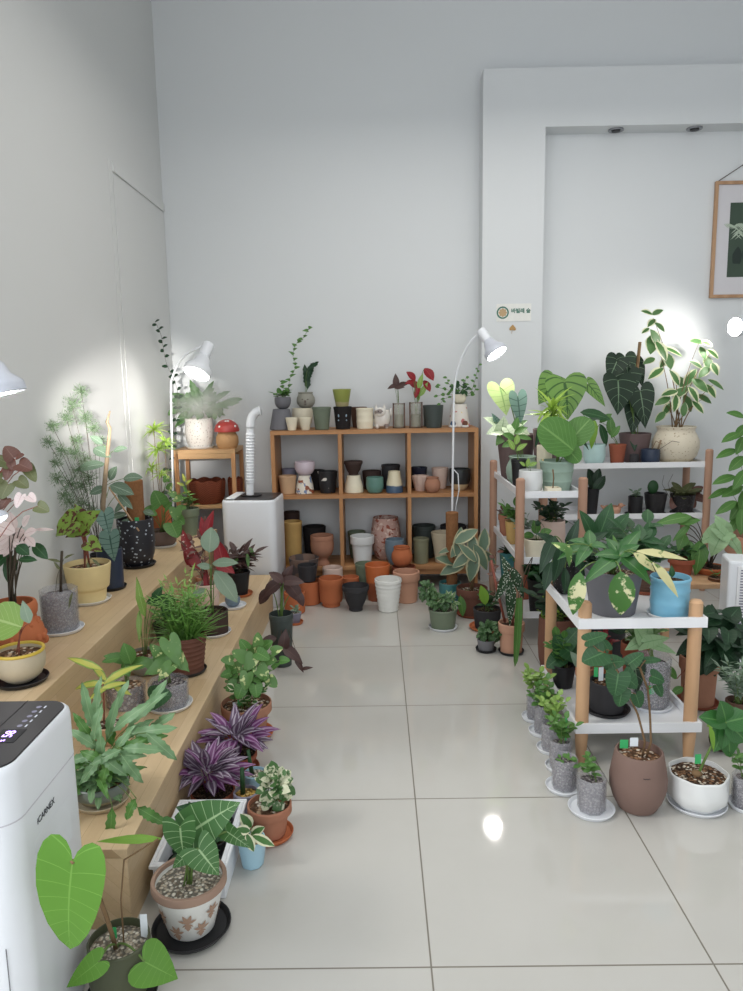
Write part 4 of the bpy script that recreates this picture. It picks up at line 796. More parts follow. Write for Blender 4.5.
def wavy(label, cx, by, w, hpx, Y):
    c = Vector((ony(cx, by, Y).x, Y, .6805)); s = Y/737; r = w/2*s; h = hpx*s; mb = MB(); lob = lambda th, z: 1+.05*np.sin(th*9)*(z/h)
    V = [(.0005, 0), (r*.8, 0), (r*.95, h*.3), (r, h*.9), (r-.006, h), (r-.012, h*.9), (r*.88, h*.3), (.0005, .012)]; mb.lathe(V, 54, lob=lob)
    for a in mb.v: k = np.clip((a[:, 2]-h*.5)/(h*.5), 0, 1); a[:, 2] += k*.018*np.abs(np.sin(np.arctan2(a[:, 1], a[:, 0])*4))
    tag(mb.build('woven_basket', K('basket_red'), loc=c), label, 'basket', 'baskets under the corner stand top')
wavy('wide red-brown scalloped basket on the lower tier of the corner stand', 208, 503, 36, 22, 5.65)
wavy('small red-brown basket showing past the hose on the lower tier', 236, 502, 15, 22, 5.72)
# ================================================================== lower bench, nearest first
g = pot('potted_blue_fern', 'blue-glazed bowl of a bushy blue-green fern at the near end of the lower bench', 103, 806, 779, 52, 'bowl', 'fern_pot', LZ, rb=.6, soil='chips', sau='beige', sl='beige saucer under the blue-glazed fern bowl', sw=54)
px_leaves(g, 'l_blue', 'frond', [(88, 710, 51, 11, 100, 0), (95, 725, 41, 11, 80, -.02), (110, 722, 46, 11, 78, .02), (126, 718, 49, 12, 45, 0), (140, 712, 57, 12, 50, .05), (152, 700, 41, 11, 62, .1), (150, 730, 48, 12, 15, -.03), (160, 745, 41, 12, -35, -.06), (140, 748, 43, 11, 5, -.1), (120, 742, 39, 11, 60, -.05), (100, 745, 36, 11, 100, -.06), (86, 740, 36, 11, 140, -.02), (82, 757, 33, 11, 190, -.05), (90, 770, 31, 11, 230, -.09), (112, 765, 34, 11, -30, -.12), (130, 768, 36, 12, -50, -.12), (106, 756, 33, 11, 200, -.11), (96, 700, 43, 10, 85, .05), (118, 700, 38, 10, 75, .08), (160, 722, 33, 11, 40, .06), (134, 730, 38, 11, 40, .02), (124, 755, 38, 11, 10, -.1)], pet='stem_green', pr=.0014, part='foliage', droop=.5, wave=.14, tilt=.25)
px_leaves(g, 'l_mid', 'frond', [(110, 730, 41, 11, 95, .03), (95, 757, 33, 11, 150, -.08), (128, 746, 36, 11, 30, -.06), (84, 728, 34, 10, 120, .02), (145, 738, 38, 11, 20, 0), (104, 772, 28, 11, -110, -.12), (76, 765, 23, 10, 200, -.05), (150, 815, 33, 12, -25, -.15), (130, 809, 25, 11, -120, -.15), (110, 830, 49, 11, -92, -.16)], pet='stem_green', pr=.0014, part='foliage', droop=.6, wave=.14, tilt=.2)
rosette(g, 'l_mid', 'frond', 26, 34, 10, P=(4, 26), el=(20, 85), leafdrop=45, droop=.9, wave=.14, pet=None, face=.3)
rosette(g, 'l_blue', 'frond', 44, 34, 11, P=(2, 10), el=(35, 85), leafdrop=35, droop=.7, wave=.14, pet=None, face=.3)
g = pot('potted_dracaena', 'beige pot with arching yellow-striped leaves behind the blue-green fern', 112, 747, 722, 34, 'taper', 'tan', LZ, Y=2.62, soil='bark_mix')
stick(g, [(104, 735, 0), (104, 700, 0), (103, 684, 0)], .003, 'stem_red')
px_leaves(g, 'l_yellow', 'lance', [(84, 662, 44, 8, 155, 0), (86, 683, 44, 8, 178, 0), (118, 672, 44, 9, 40, 0), (98, 670, 34, 7, 125, .03), (96, 692, 30, 7, 200, -.05), (112, 684, 28, 7, 25, -.06), (122, 690, 20, 7, -20, -.04)], pet=None, droop=1.0, part='foliage', tilt=.1)
g = pot('potted_seedling', 'stubby clear plastic pot with a small dark-leaved seedling, beside the yellow-striped plant', 127, 712, 683, 40, 'cyl', 'clear_pot', LZ, soil='chips', seg=8)
px_leaves(g, 'l_mid', 'oval', [(120, 658, 28, 12, 160), (128, 655, 22, 16, 100), (138, 663, 28, 14, 20), (112, 659, 18, 8, 185), (126, 668, 16, 9, -60)], pet='stem_green', pr=.002, part='foliage')
g = pot('potted_syngonium', 'clear pot of grey grit with a crinkled light green plant', 170, 712, 680, 40, 'cyl', 'clear_pot', LZ, soil='grey_mix', sau='white_glaze', sl='white saucer under the clear pot with the crinkled plant', sw=44)
px_leaves(g, 'l_pothos', 'heart', [(160, 655, 30, 22, 120), (174, 652, 34, 20, -60, -.05), (180, 662, 26, 18, -40, -.05), (156, 668, 26, 18, 200, -.07), (165, 672, 22, 14, 230, -.1), (150, 664, 20, 14, 160)], pet='stem_green', pr=.002, part='foliage', wave=.1, ns=8)
px_leaves(g, 'l_dark', 'round', [(158, 697, 26, 26, 20, -.12)], pet='stem_green', pr=.002)
g = pot('potted_cutting', 'round grey pot with one tall twisted stem and narrow leaf', 147, 676, 652, 33, 'round', 'stone', LZ, rb=.8, soil='chips')
px_leaves(g, 'l_light', 'lance', [(140, 600, 40, 9, 100, 0), (139, 625, 30, 6, -85, 0)], pet='stem_green', pr=.0022, wave=.15); px_leaves(g, 'l_dark', 'oval', [(160, 600, 34, 14, 10, .05), (168, 609, 30, 14, -70, .03), (156, 596, 20, 10, 60, .05)], pet='stem_green', pr=.002, wave=.08)
g = pot('potted_fern', 'black pot of low pale ferny growth beside the tall riser', 159, 643, 622, 30, 'taper', 'black', LZ, soil='peat', rb=.75)
bush(g, 'l_pothos', 'oval', 9, 22, 16, 8, 9, 5, pet='stem_green')
g = pot('potted_asparagus', 'ribbed red-brown clay pot of grassy green needles', 188, 676, 634, 40, 'ribs', 'terra_brown', LZ, soil='pumice', rb=.78, sau='black', sl='black saucer under the ribbed clay pot', sw=36)
straps(g, 'l_grass', 'needle', 180, 46, 2.4, (30, 90), (.2, 1.1), ns=2, jit=.4); bush(g, 'l_grass', 'needle', 26, 62, 32, 14, 13, 2.0, pet='stem_green', pr=.001, lean=(-4, 0))
bush(g, 'l_light', 'needle', 12, 78, 26, 12, 10, 2.2, pet='stem_green', pr=.001, lean=(-8, 30))
g = pot('potted_hoya', 'smooth grey-brown pot with tall oval grey-green leaves', 213, 637, 610, 32, 'cyl', 'brown_dark', LZ, soil='peat', sau='white_plastic', sl='white saucer under the smooth grey-brown pot', sw=36, rb=.9)
px_leaves(g, 'l_grey', 'oval', [(210, 541, 26, 19, 85, -.02, .1), (223, 562, 26, 11, 10, -.03), (225, 584, 38, 18, -48, -.05), (205, 566, 14, 8, 160, 0), (199, 592, 16, 8, 200)], pet='stem_green', pr=.0026, ns=6)
g = pot('potted_caladium', 'pinkish-white pot with upright dark red and red-spotted leaves', 208, 611, 583, 23, 'round', 'pinkish', LZ, soil='peat')
px_leaves(g, 'l_redspot', 'lance', [(186, 544, 28, 11, 105, 0, .1), (193, 556, 32, 13, 115, -.03, .1), (189, 560, 20, 9, 120, 0, .1)], pet='stem_red', pr=.002); px_leaves(g, 'l_red', 'lance', [(208, 525, 30, 10, 75, .02, .1), (221, 556, 34, 16, 105, .03, .1), (203, 528, 22, 8, 95, .02, .1), (224, 566, 22, 14, -20, .02), (206, 580, 40, 6, 95, -.03, 0)], pet='stem_red', pr=.002)
bush(g, 'l_redbrown', 'lance', 5, 78, 12, 7, 12, 5, pet='stem_dark', lean=(-8, 0))
g = pot('potted_cactus', 'small pinkish clay cup beside the riser, half hidden by green needles', 192, 592, 576, 18, 'taper', 'terra_pink', LZ, soil='pumice'); bush(g, 'l_grey', 'oval', 3, 12, 4, 5, 6, 3)
g = pot('potted_succulent', 'tiny blue-grey bowl next to the pinkish-white pot', 233, 607, 597, 15, 'bowl', 'blue_grey', LZ, soil='pumice', sau='white_plastic', sl='white saucer under the tiny blue-grey bowl', sw=27); bush(g, 'l_grey', 'oval', 5, 5, 5, 4, 5, 3)
g = pot('potted_coleus', 'black nursery pot of spiky purple-brown leaves at the far end of the lower bench', 240, 596, 571, 22, 'lip', 'black', LZ, soil='peat', sau='terra_orange', sl='orange saucer under the black pot of purple-brown leaves', sw=26)
bush(g, 'l_maroon', 'lance', 9, 36, 18, 9, 17, 6, pet='stem_dark', droop=.7, lean=(2, 0)); px_leaves(g, 'l_pothos', 'lance', [(248, 560, 14, 4, -80, -.06), (236, 562, 14, 4, -100, -.05), (252, 552, 12, 4, -60)], pet='stem_green', pr=.001, part='foliage')
# ================================================================== floor beside the benches, nearest first
g = pot('potted_alocasia', 'dark grey-green pot of gravel with one huge drooping heart leaf in front of the bench', 124, 1008, 938, 60, 'round', 'olive_dark', 0, rb=.8, soil='pumice', sau='black', sl='black saucer under the dark pot with the huge heart leaf', sw=70)
px_leaves(g, 'l_alo', 'broad', [(67, 902, 124, 76, -98, -.30, .0)], pet='stem_brown', pr=.006, droop=.35, cup=.06, ns=12, lift=.12)
px_leaves(g, 'l_alo', 'heart', [(158, 969, 46, 44, -25, -.06, .1), (84, 973, 52, 26, 215, -.12, .1)], pet='stem_green', pr=.003, droop=.4, ns=8); px_leaves(g, 'l_lime', 'lance', [(130, 839, 68, 9, 178, -.02, .1)], pet=None)
stick(g, [(124, 945, 0), (121, 900, 0), (124, 860, 0), (158, 839, -.02)], .0022, 'stem_brown'); plant_tag(g, 144, 926, 26, 7, 'tag_white', .03); plant_tag(g, 113, 933, 12, 7, 'tag_green', .0)
g = pot('potted_syngonium', 'white clay pot painted with brown bees and a bare terracotta rim', 193, 945, 876, 73, 'foot2', 'white_mat', 0, rb=.62, soil='pumice', sau='black', sl='broad black saucer under the bee-painted pot', sw=78)
# straight tapered wall with a thick bare rim and painted bees
for ch in list(g.root.children):
    if ch.name.startswith('pot'): bpy.data.objects.remove(ch)
pr_ = [(0, .60), (.04, .625), (.84, .935), (.855, .99), (.88, 1.0), (.96, 1), (1, .985)]; pot_mb(pr_, g.rt, g.h, .008, .72, 48).build('pot', K('white_mat'), g.root); pot_ = [c for c in g.root.children if c.name.startswith('pot')][0]
mb = MB(); mb.lathe([(.986*g.rt, .852*g.h), (1.008*g.rt, .87*g.h), (1.008*g.rt, .97*g.h), (.985*g.rt, 1.006*g.h), (.90*g.rt, 1.004*g.h), (.892*g.rt, .93*g.h)], 48); mb.build('rim', K('bee_rim'), g.root)
mb = MB()
for a, zf, s_ in ((-1.42, .47, 1), (-1.85, .22, .9), (-.95, .26, .9), (-2.35, .5, .9), (-1.2, .68, .0), (-.6, .55, .9), (-2.75, .25, .9), (.2, .3, .9), (1.2, .5, .9), (2.2, .35, .9)):
    if not s_: continue
    mb = MB()
    r = np.interp(zf, [p[0] for p in pr_], [p[1] for p in pr_])*g.rt+.0006; slope = math.atan2((.915-.625)*g.rt, .72*g.h); nrm = Vector((math.cos(a)*math.cos(slope), math.sin(a)*math.cos(slope), -math.sin(slope))); up = Vector((math.cos(a)*math.sin(slope), math.sin(a)*math.sin(slope), math.cos(slope))); sd = nrm.cross(up)
    O = Vector((r*math.cos(a), r*math.sin(a), zf*g.h)); u = .026*s_
    for an, L, w in ((70, 1.35, .42), (110, 1.35, .42), (30, 1.15, .34), (150, 1.15, .34), (-90, 1.2, .6), (90, .8, .5), (-40, .8, .22), (-140, .8, .22), (-65, .9, .2), (-115, .9, .2)):
        d = sd*math.cos(math.radians(an))+up*math.sin(math.radians(an)); leaf(mb, O+nrm*.0012, d, nrm, u*L, u*w, 'oval', .02, 0, ns=2)
    mb.build('painted_bee', K('bee_brown'), g.root).parent = pot_
px_leaves(g, 'l_syn', 'arrow', [(212, 818, 66, 50, 35, -.02, .1), (181, 841, 44, 38, -85, -.06, .1), (207, 860, 42, 36, -48, -.10, .15), (183, 858, 28, 22, 215, -.05), (236, 838, 36, 18, -25, .02)], pet='stem_green', pr=.0032, droop=.35, ns=8); px_leaves(g, 'l_dark', 'arrow', [(192, 812, 34, 26, 150, .08), (200, 832, 40, 28, 60, .05), (222, 828, 34, 26, -10, .06), (190, 850, 30, 24, 120, .04), (205, 845, 32, 24, -80, 0)], pet='stem_green', pr=.003, droop=.4, ns=8, part='foliage')
t = thing('plastic_tray', 'white rectangular plastic tray of seedling pots beside the bench', 'tray', (-.605, 2.262, 0)); w, d, h = .112, .175, .12; mb = MB()
mb.box(-w+.012, w-.012, -d+.012, d-.012, .0, .005)
for a, b in (((-w, w), (-d, -d+.014)), ((-w, w), (d-.014, d)), ((-w, -w+.014), (-d+.0142, d-.0142)), ((w-.014, w), (-d+.0142, d-.0142))): mb.box(*a, *b, .0, h)
mb.build('tray_body', K('white_plastic'), t, bevel=.004)
mb = MB()
for a, b in (((-w-.01, w+.01), (-d-.01, -d)), ((-w-.01, w+.01), (d, d+.01)), ((-w-.01, -w), (-d+.0001, d-.0001)), ((w, w+.01), (-d+.0001, d-.0001))): mb.box(*a, *b, h-.012, h+.001)
mb.build('tray_rim', K('white_plastic'), t, bevel=.003)
for i in range(6):
    x, y = -.65+.09*(i % 2), 2.155+.105*(i//2); g = G(); pr = prof('lip', .75); g.o = Vector((x, y, .0055)); g.pp = depth(g.o)/F; g.rt, g.h, g.st, g.Y = .040, .085, .072, y
    g.root = thing('seedling_pot', 'small black seedling pot standing in the white plastic tray', 'seedling pot', g.o, 'black pots in the white tray'); pot_mb(pr, .040, .085, .003, .78, 24).build('pot', K('black'), g.root)
    mb = MB(); mb.lathe([(.0005, .074), (.02, .075), (.034, .071)], 20); mb.build('soil', K('peat'), g.root); bush(g, 'l_dark' if i % 2 else 'l_deep', 'oval', 3, 18, 8, 4, 12, 7, pet='stem_green')
g = pot('potted_ivy', 'small sky-blue faceted pot with a variegated sprig at the aisle', 253, 871, 838, 30, 'taper', 'sky_pale', 0, rb=.74, soil='chips', seg=8)
px_leaves(g, 'l_varieg', 'oval', [(247, 822, 18, 13, 120), (240, 838, 16, 12, 200, -.04), (262, 840, 24, 10, -15, -.04), (256, 832, 18, 11, 40), (244, 830, 14, 10, 160), (250, 842, 18, 10, -60, -.05)], pet='stem_green', pr=.0016, part='foliage')
g = pot('potted_euonymus', 'terracotta pot of a white-edged variegated bush by the aisle', 271, 842, 803, 44, 'rim', 'terracotta', 0, rb=.68, soil='chips', sau='terra_orange', sl='terracotta saucer under the white-edged variegated bush', sw=46)
clump(g, 'l_white', 'oval', 275, 787, 13, 16, 90, 11, 9, pet='stem_green', ns=4, dy=0)
g = pot('potted_cactus', 'grey-lilac pot of yellow grit with a green cactus column', 247, 818, 791, 25, 'cyl', 'grey_lav', 0, rb=.9, soil='yellow_stones'); stick(g, [(243, 794, 0), (242, 768, 0)], [.010, .008], 'l_dark', 'cactus_body', 9)
g = pot('potted_cactus', 'pale blue pot with a slim cactus column behind the grey-lilac one', 256, 793, 772, 24, 'taper', 'sky_pale', 0, rb=.8, soil='pumice'); stick(g, [(252, 774, 0), (248, 750, 0)], [.009, .007], 'l_dark', 'cactus_body', 9)
def trad(label, sl, cx, by, ty, w, fx, fy, r, n):
    g = pot('potted_tradescantia', label, cx, by, ty, w, 'rim', 'terra_red', 0, soil='peat', sau='terra_red', sl=sl, sw=w+4)
    mb = MB(); mb2 = MB(); c = at(g, fx, fy, 0)
    for i in range(n):
        a = i*2.4; e = math.radians(rnd.uniform(-10, 75)); d = sph(a, e); k = rnd.uniform(.05, .5); O = c+Vector((d.x*r*1.1, d.y*r*.7, d.z*r*.8-r*.3))*g.pp*k
        leaf(mb if i % 3 else mb2, O, d, sph(a, e+PI/2)-FW*.35, r*g.pp*rnd.uniform(.55, .85), 11*g.pp, 'lance', rnd.uniform(.3, .9), .25, ns=4)
    for a_ in mb.v+mb2.v: a_[:, 0] = np.maximum(a_[:, 0], -.741-g.o.x)
    mb.build('foliage', K('l_purple'), g.root); mb2.build('foliage', K('l_purple2'), g.root); st = MB()
    for i in range(7): a = i*2.4; st.tube([Vector((.02*math.cos(a), .02*math.sin(a), g.st-.004)), c+Vector((math.cos(a)*.03, math.sin(a)*.03, .0))], .003, 5)
    st.build('stem', K('l_purple2'), g.root)
trad('terracotta pot of purple striped tradescantia, the nearer of the two', 'red clay saucer under the nearer purple tradescantia', 214, 812, 790, 44, 207, 772, 40, 56)
trad('terracotta pot of purple striped tradescantia, the farther of the two', 'red clay saucer under the farther purple tradescantia', 236, 777, 752, 44, 236, 736, 38, 48)
g = pot('potted_pilea', 'wide terracotta pot of leafy green pilea against the lower bench', 248, 742, 702, 50, 'rim', 'terra_dust', 0, soil='chips', sau='terra_orange', sl='terracotta saucer under the wide pilea pot', sw=52)
px_leaves(g, 'l_pothos', 'round', [(240, 655, 16, 14, 140), (255, 650, 18, 14, 60), (268, 660, 16, 14, 10), (250, 662, 18, 15, -120, -.05), (262, 672, 18, 15, -50, -.06), (236, 668, 16, 14, 190), (276, 650, 13, 11, 30), (246, 680, 18, 15, -100, -.1), (228, 660, 13, 11, 170), (258, 640, 14, 11, 90), (272, 682, 13, 12, -40, -.05)], pet='stem_green', pr=.0018, part='foliage'); px_leaves(g, 'l_mid', 'round', [(232, 686, 14, 13, 210, -.06), (256, 690, 14, 14, -80, -.1), (226, 674, 11, 10, 190), (266, 645, 14, 12, 40), (244, 645, 13, 11, 120), (284, 660, 11, 9, 10), (240, 692, 14, 14, -110, -.1), (262, 655, 16, 14, -20, -.04)], pet='stem_green', pr=.0018, part='foliage')
bush(g, 'l_mid', 'round', 12, 56, 30, 9, 9, 8, pet='stem_green', lean=(4, 0), face=.5)
bush(g, 'l_varieg', 'oval', 8, 58, 26, 7, 9, 7, pet='stem_green', lean=(6, 0), face=.5); plant_tag(g, 240, 703, 6, 5, 'tag_green'); plant_tag(g, 235, 706, 8, 4, 'tag_white')
g = pot('potted_maroon_plant', 'tall dark green pot with drooping maroon-brown leaves beyond the bench end', 283, 668, 613, 24, 'lip', 'dark_green', 0, rb=.74, soil='peat')
px_leaves(g, 'l_maroon', 'oval', [(272, 586, 26, 14, 205), (293, 588, 30, 15, -40), (264, 595, 20, 12, 220), (286, 575, 20, 11, 70), (278, 577, 18, 10, 130), (300, 597, 18, 9, -55), (290, 580, 24, 12, 10)], pet='stem_green', pr=.003, droop=.9)
px_leaves(g, 'l_maroon', 'lance', [(292, 653, 26, 12, -30, -.15), (299, 664, 18, 6, -60, -.16), (284, 642, 22, 12, 80, -.14), (268, 640, 18, 10, 190, -.1), (306, 668, 12, 4, 20, -.15)], pet='stem_dark', pr=.0016, droop=.7, part='foliage')
g = pot('potted_succulent', 'tiny grey pot on the floor beside the tall dark green pot', 295, 624, 612, 14, 'taper', 'grey_lav', 0, soil='pumice', sau='terra_orange', sl='orange saucer under the tiny grey floor pot', sw=17); bush(g, 'l_grey', 'oval', 4, 7, 5, 4, 5, 3)
# ================================================================== pots for sale on and before the cube shelf
SG = 'empty pots on the cube shelf'; FG = 'empty pots on the floor before the cube shelf'; Y0 = 5.66; r0, r1, r2 = R0+.0003, R1+.0003, R2+.0003
def e(label, cx, by, ty, w, shape, m, z, Y=Y0, **k): return empty(label, cx, by, ty, w, shape, m, z, Y, group=k.pop('group', SG), **k)
def on(g, label, cx, ty, w, shape, m, **k):      # a pot standing on another's rim, its foot just over the opening
    return empty(label, cx, ty+12, ty, w, shape, m, g.o.z+g.h+.0006, g.Y, group=SG, **k)
a = e('tall dark grey flared cylinder carrying an ivy bowl on the shelf top', 282, 427, 409, 17, 'cone', 'grey_mid', r0)
g = pot('potted_ivy', 'grey bowl of climbing ivy balanced on the tall dark grey cylinder', 283, 408, 397, 16, 'bowl', 'grey_mid', a.o.z+a.h+.0006, a.Y, soil='peat'); bush(g, 'l_mid', 'round', 6, 12, 10, 4, 6, 5)
trail(g, 'l_mid', [(288, 390), (290, 378), (296, 366), (293, 356), (296, 344), (303, 338), (309, 328)], 5.5, 4.5, 'heart', 4.6, start=(0, 0, g.st)); trail(g, 'l_mid', [(283, 385), (279, 380)], 6, 5, 'heart', 5, start=(0, 0, g.st))
a = e('wide cream bowl on the shelf top under the face-shaped pot', 303, 425, 408, 20, 'bowl', 'cream', r0, 5.80)
g = pot('potted_succulent', 'grey face-shaped pot with one dark crested leaf', 306, 406, 392, 15, 'ball', 'stone', a.o.z+a.h+.0006, a.Y, soil='peat'); mb = MB()
fr = -FW; fr.z = 0; fr.normalize(); s_ = fr.cross(Vector((0, 0, 1)))
for sx in (-.35, .35): mb.sphere(tuple(fr*g.rt*1.16+s_*g.rt*sx+Vector((0, 0, g.h*.55))), .007, .005, .004, 8, 6)
mb.sphere(tuple(fr*g.rt*1.25+Vector((0, 0, g.h*.42))), .006, .008, .012, 8, 6); mb.sphere(tuple(fr*g.rt*1.15+Vector((0, 0, g.h*.25))), .012, .005, .004, 8, 6); mb.build('face', K('brown_grey'), g.root)
px_leaves(g, 'l_deep', 'frond', [(307, 378, 24, 8, 92), (312, 366, 14, 7, 40), (309, 373, 18, 8, 70)], pet='stem_green', pr=.0016, wave=.1, part='foliage')
e('small cream cup on the shelf top, the nearer the corner of the pair', 292, 428, 417.5, 12.5, 'taper', 'cream', r0, 5.56, rb=.66); e('small cream cup on the shelf top beside the sage pot', 305.5, 428, 417.5, 12.5, 'taper', 'cream', r0, 5.56, rb=.66)
e('sage green pot with a dark rim on the shelf top', 322, 427, 407, 19, 'lip', 'green_pot', r0, 5.60, rb=.72)
a = e('black pot painted with a pale blue face, under the lime pot', 343, 427, 406.5, 18.5, 'lip', 'black_matte', r0, 5.64, rb=.78); mb = MB(); o_ = a.o
for sx, zf, rx, rz in ((-.35, .62, .010, .015), (.35, .62, .010, .015), (-.42, .40, .006, .006), (.42, .40, .006, .006), (0, .2, .017, .009)): mb.sphere((a.rt*sx*1.0, -a.rt*(.92 if abs(sx) < .1 else .86)*(.78+.2*zf), a.h*zf), rx, .004, rz, 10, 6)
paint('face_blue', C(150, 172, 190), .5); mb.build('painted_face', K('face_blue'), a.root)
on(a, 'lime green and straw two-tone pot stacked on the black face pot', 342, 389, 18.5, 'taper', 'lime_pot', rb=.68)
e('cream ribbed pot with a dark lip on the shelf top', 365, 427, 408, 17, 'band', 'cream', r0, 5.62); e('plain brown pot half hidden behind the cream ribbed one', 359, 426, 407, 17, 'taper', 'brown', r0, 5.79)
# cat-shaped planter
c = Vector((ony(382, 426, 5.64).x, 5.64, r0)); t = thing('cat_planter', 'white and grey cat-shaped planter on the shelf top', 'planter', c, None); s = 5.6/737
mb = MB(); mb.lathe([(.0005, .02), (.05, .02), (.062, .04), (.064, .10), (.058, .135), (.05, .14), (.044, .13), (.0005, .12)], 28)
for x in (-.035, .035):
    for y in (-.03, .03): mb.sphere((x, y, .02), .018, .018, .022, 10, 8)
mb.sphere((-.012, -.05, .125), .042, .036, .036, 14, 10)
for x in (-.042, .018): mb.lathe([(.0005, .035), (.006, .022), (.014, 0), (.0005, -.002)], 8, c=(x, -.05, .150))
mb.tube([(.055, .02, .08), (.075, .0, .11), (.070, -.01, .15)], [.010, .010, .006], 8); mb.build('cat_body', K('catwhite'), t)
mb = MB()
for x in (-.027, .003): mb.sphere((x, -.085, .132), .0045, .003, .0045, 8, 6)
mb.sphere((-.012, -.087, .12), .004, .003, .003, 8, 6); mb.build('cat_face', K('black'), t)
def prop_vase(label, cx, w, ty, dark, red):
    c = Vector((ony(cx, 425, 5.64).x, 5.64, r0)); g = G(); g.o = c; g.Y = 5.64; g.pp = depth(c)/F; g.rt = w/2*g.pp; g.h = ony(cx, ty, 5.64).z-r0; g.st = g.h*.5
    g.root = thing('propagation_vase', label, 'vase', c, None); r = g.rt; h = g.h
    mb = MB(); mb.lathe([(.0005, .004), (r*.86, .004), (r*.9, .012), (r*.9, h*.98), (r*.84, h*.98), (r*.84, .014), (.0005, .010)], 24); mb.build('glass_jar', K('glass'), g.root)
    mb = MB(); mb.lathe([(.0005, .012), (r*.80, .012), (r*.80, h*.55), (.0005, h*.55)], 24); paint('pond', C(120, 116, 88), .2); mb.build('water', K('pond'), g.root)
    mb = MB()
    for x in (-1, 1): mb.box(x*r-.005, x*r+.005, -.006, .006, 0, h)
    mb.box(-r-.005, r+.005, -.006, .006, h-.012, h-.002); mb.box(-r-.005, r+.005, -.006, .006, 0, .008); mb.build('wooden_holder', K('brown'), g.root); return g
g = prop_vase('glass propagation vase in a brown holder with dark upright leaves', 399, 11, 403, 0, 0); px_leaves(g, 'l_maroon', 'lance', [(396, 381, 13, 7, 95), (403, 384, 12, 7, 20), (393, 386, 11, 6, 195), (399, 387, 10, 6, 10)], pet='stem_green', pr=.0014, part='foliage')
g = prop_vase('glass propagation vase in a dark holder with red leaves', 416, 12, 402, 1, 1); px_leaves(g, 'l_red', 'oval', [(412, 376, 12, 9, 130), (414, 384, 14, 9, -40), (429, 373, 15, 11, -50), (427, 385, 13, 8, -60), (417, 391, 13, 6, -110), (410, 382, 9, 6, 190)], pet='stem_green', pr=.0018); px_leaves(g, 'l_light', 'lance', [(420, 382, 16, 6, 80), (423, 390, 16, 6, 60), (418, 395, 12, 5, 100)], pet='stem_green', pr=.0015, part='foliage')
e('broad dark green-grey pot on the shelf top beside the red-leaved vase', 434, 424, 405, 19, 'taper', 'dark_green', r0, 5.60, rb=.8); e('narrow dark pot behind the broad green-grey one on the shelf top', 430, 424, 405, 14, 'taper', 'dark_green', r0, 5.79, rb=.85)
a = e('cream flared vase with coloured patches carrying a trailing plant', 459, 424, 404, 15, 'cone', 'multi', r0, 5.66)
g = pot('potted_creeper', 'small cream bowl of wispy trailing plant at the far end of the shelf top', 459, 404, 394, 14, 'bowl', 'cream', a.o.z+a.h+.0006, a.Y, soil='peat'); clump(g, 'l_dark', 'oval', 459, 389, 9, 5, 50, 5, 3.5)
for p_ in ([(470, 393), (475, 380), (477, 372), (479, 364)], [(448, 390), (440, 388), (436, 385)], [(450, 397), (443, 400), (440, 405)], [(468, 396), (474, 392), (476, 386)], [(449, 384), (447, 378)], [(464, 386), (466, 378)], [(445, 394), (438, 396)]): trail(g, 'l_mid', p_, 4.5, 3.4, 'oval', 3.6, start=(0, 0, g.st), nper=1, dy=-.02)
for cx, m, lb in ((453, 'blue_glaze', 'little blue and white figurine on the shelf top before the flared vase'), (465, 'terra_brown', 'little brown and white figurine on the shelf top by the shelf end')):
    c = Vector((ony(cx, 423, 5.54).x, 5.54, r0)); t = thing('figurine', lb, 'figurine', c); mb = MB(); mb.sphere((0, 0, .012), .030, .02, .012, 12, 8); mb.build('base', K('white_glaze'), t); mb = MB(); mb.lathe([(.0005, .02), (.019, .02), (.021, .035), (.014, .05), (.0005, .054)], 16); mb.build('body', K(m), t)
# middle row
e('tan clay pot in the upper cell nearest the corner', 288, 494, 475.5, 18, 'lip', 'tan', r1, 5.60, rb=.78); e('pale grey pot behind the tan clay one', 290, 493, 468.5, 15, 'taper', 'grey_lav', r1, 5.77)
a = e('white dome vase painted with rust and blue patches', 305, 494, 475, 13, 'hat', 'painted', r1, 5.62); on(a, 'lavender and cream bowl on the painted dome vase', 305, 461.5, 20, 'bowl', 'lavender')
e('black pot with white brushed marks in the upper cell', 328, 493, 471, 20, 'taper', 'blackwhite', r1, 5.62, rb=.76); e('plain black pot behind the white-brushed black one', 317, 492, 470, 17, 'taper', 'black_matte', r1, 5.79)
a = e('cream ridged dome vase in the middle upper cell', 354, 493, 475, 13.5, 'hat', 'cream', r1, 5.62); on(a, 'dark brown bowl on the cream ridged dome', 353.5, 461, 19, 'urn', 'brown_dark')
e('dark brown pot behind the teal one', 372, 492, 470.5, 19, 'taper', 'brown_dark', r1, 5.77, rb=.8); e('teal green rounded pot in the middle upper cell', 375, 493, 477, 17, 'round', 'teal_green', r1, 5.58, rb=.7)
e('cream dome with a deep blue glazed base', 394.5, 493, 471, 12, 'hat', 'dome', r1, 5.58, rb=.9); e('dark grey pot behind the blue-based dome', 391, 492, 464.5, 19, 'lip', 'charcoal', r1, 5.77, rb=.8)
e('glossy navy pot behind the fluted pink-white one', 419, 492, 467, 17, 'taper', 'navy_glaze', r1, 5.80, rb=.8); e('pink-white fluted pot in the upper cell nearest the lamp', 420.3, 493, 475.5, 16.5, 'taper', 'pinkish', r1, 5.645, rb=.62, lob=lambda th, z: 1+.05*np.sin(th*12), seg=72)
e('round terracotta pot before the tall pink-white one', 432.5, 493, 477, 13, 'ball', 'terra_dust', r1, 5.55); e('tall pink-white pot behind the round terracotta one', 440, 492, 467.5, 17, 'taper', 'pinkish', r1, 5.76, rb=.72)
e('black-glazed bowl with a cream foot in the upper cell', 459.5, 492, 468.5, 21, 'bowl', 'bowl_black', r1, 5.66)
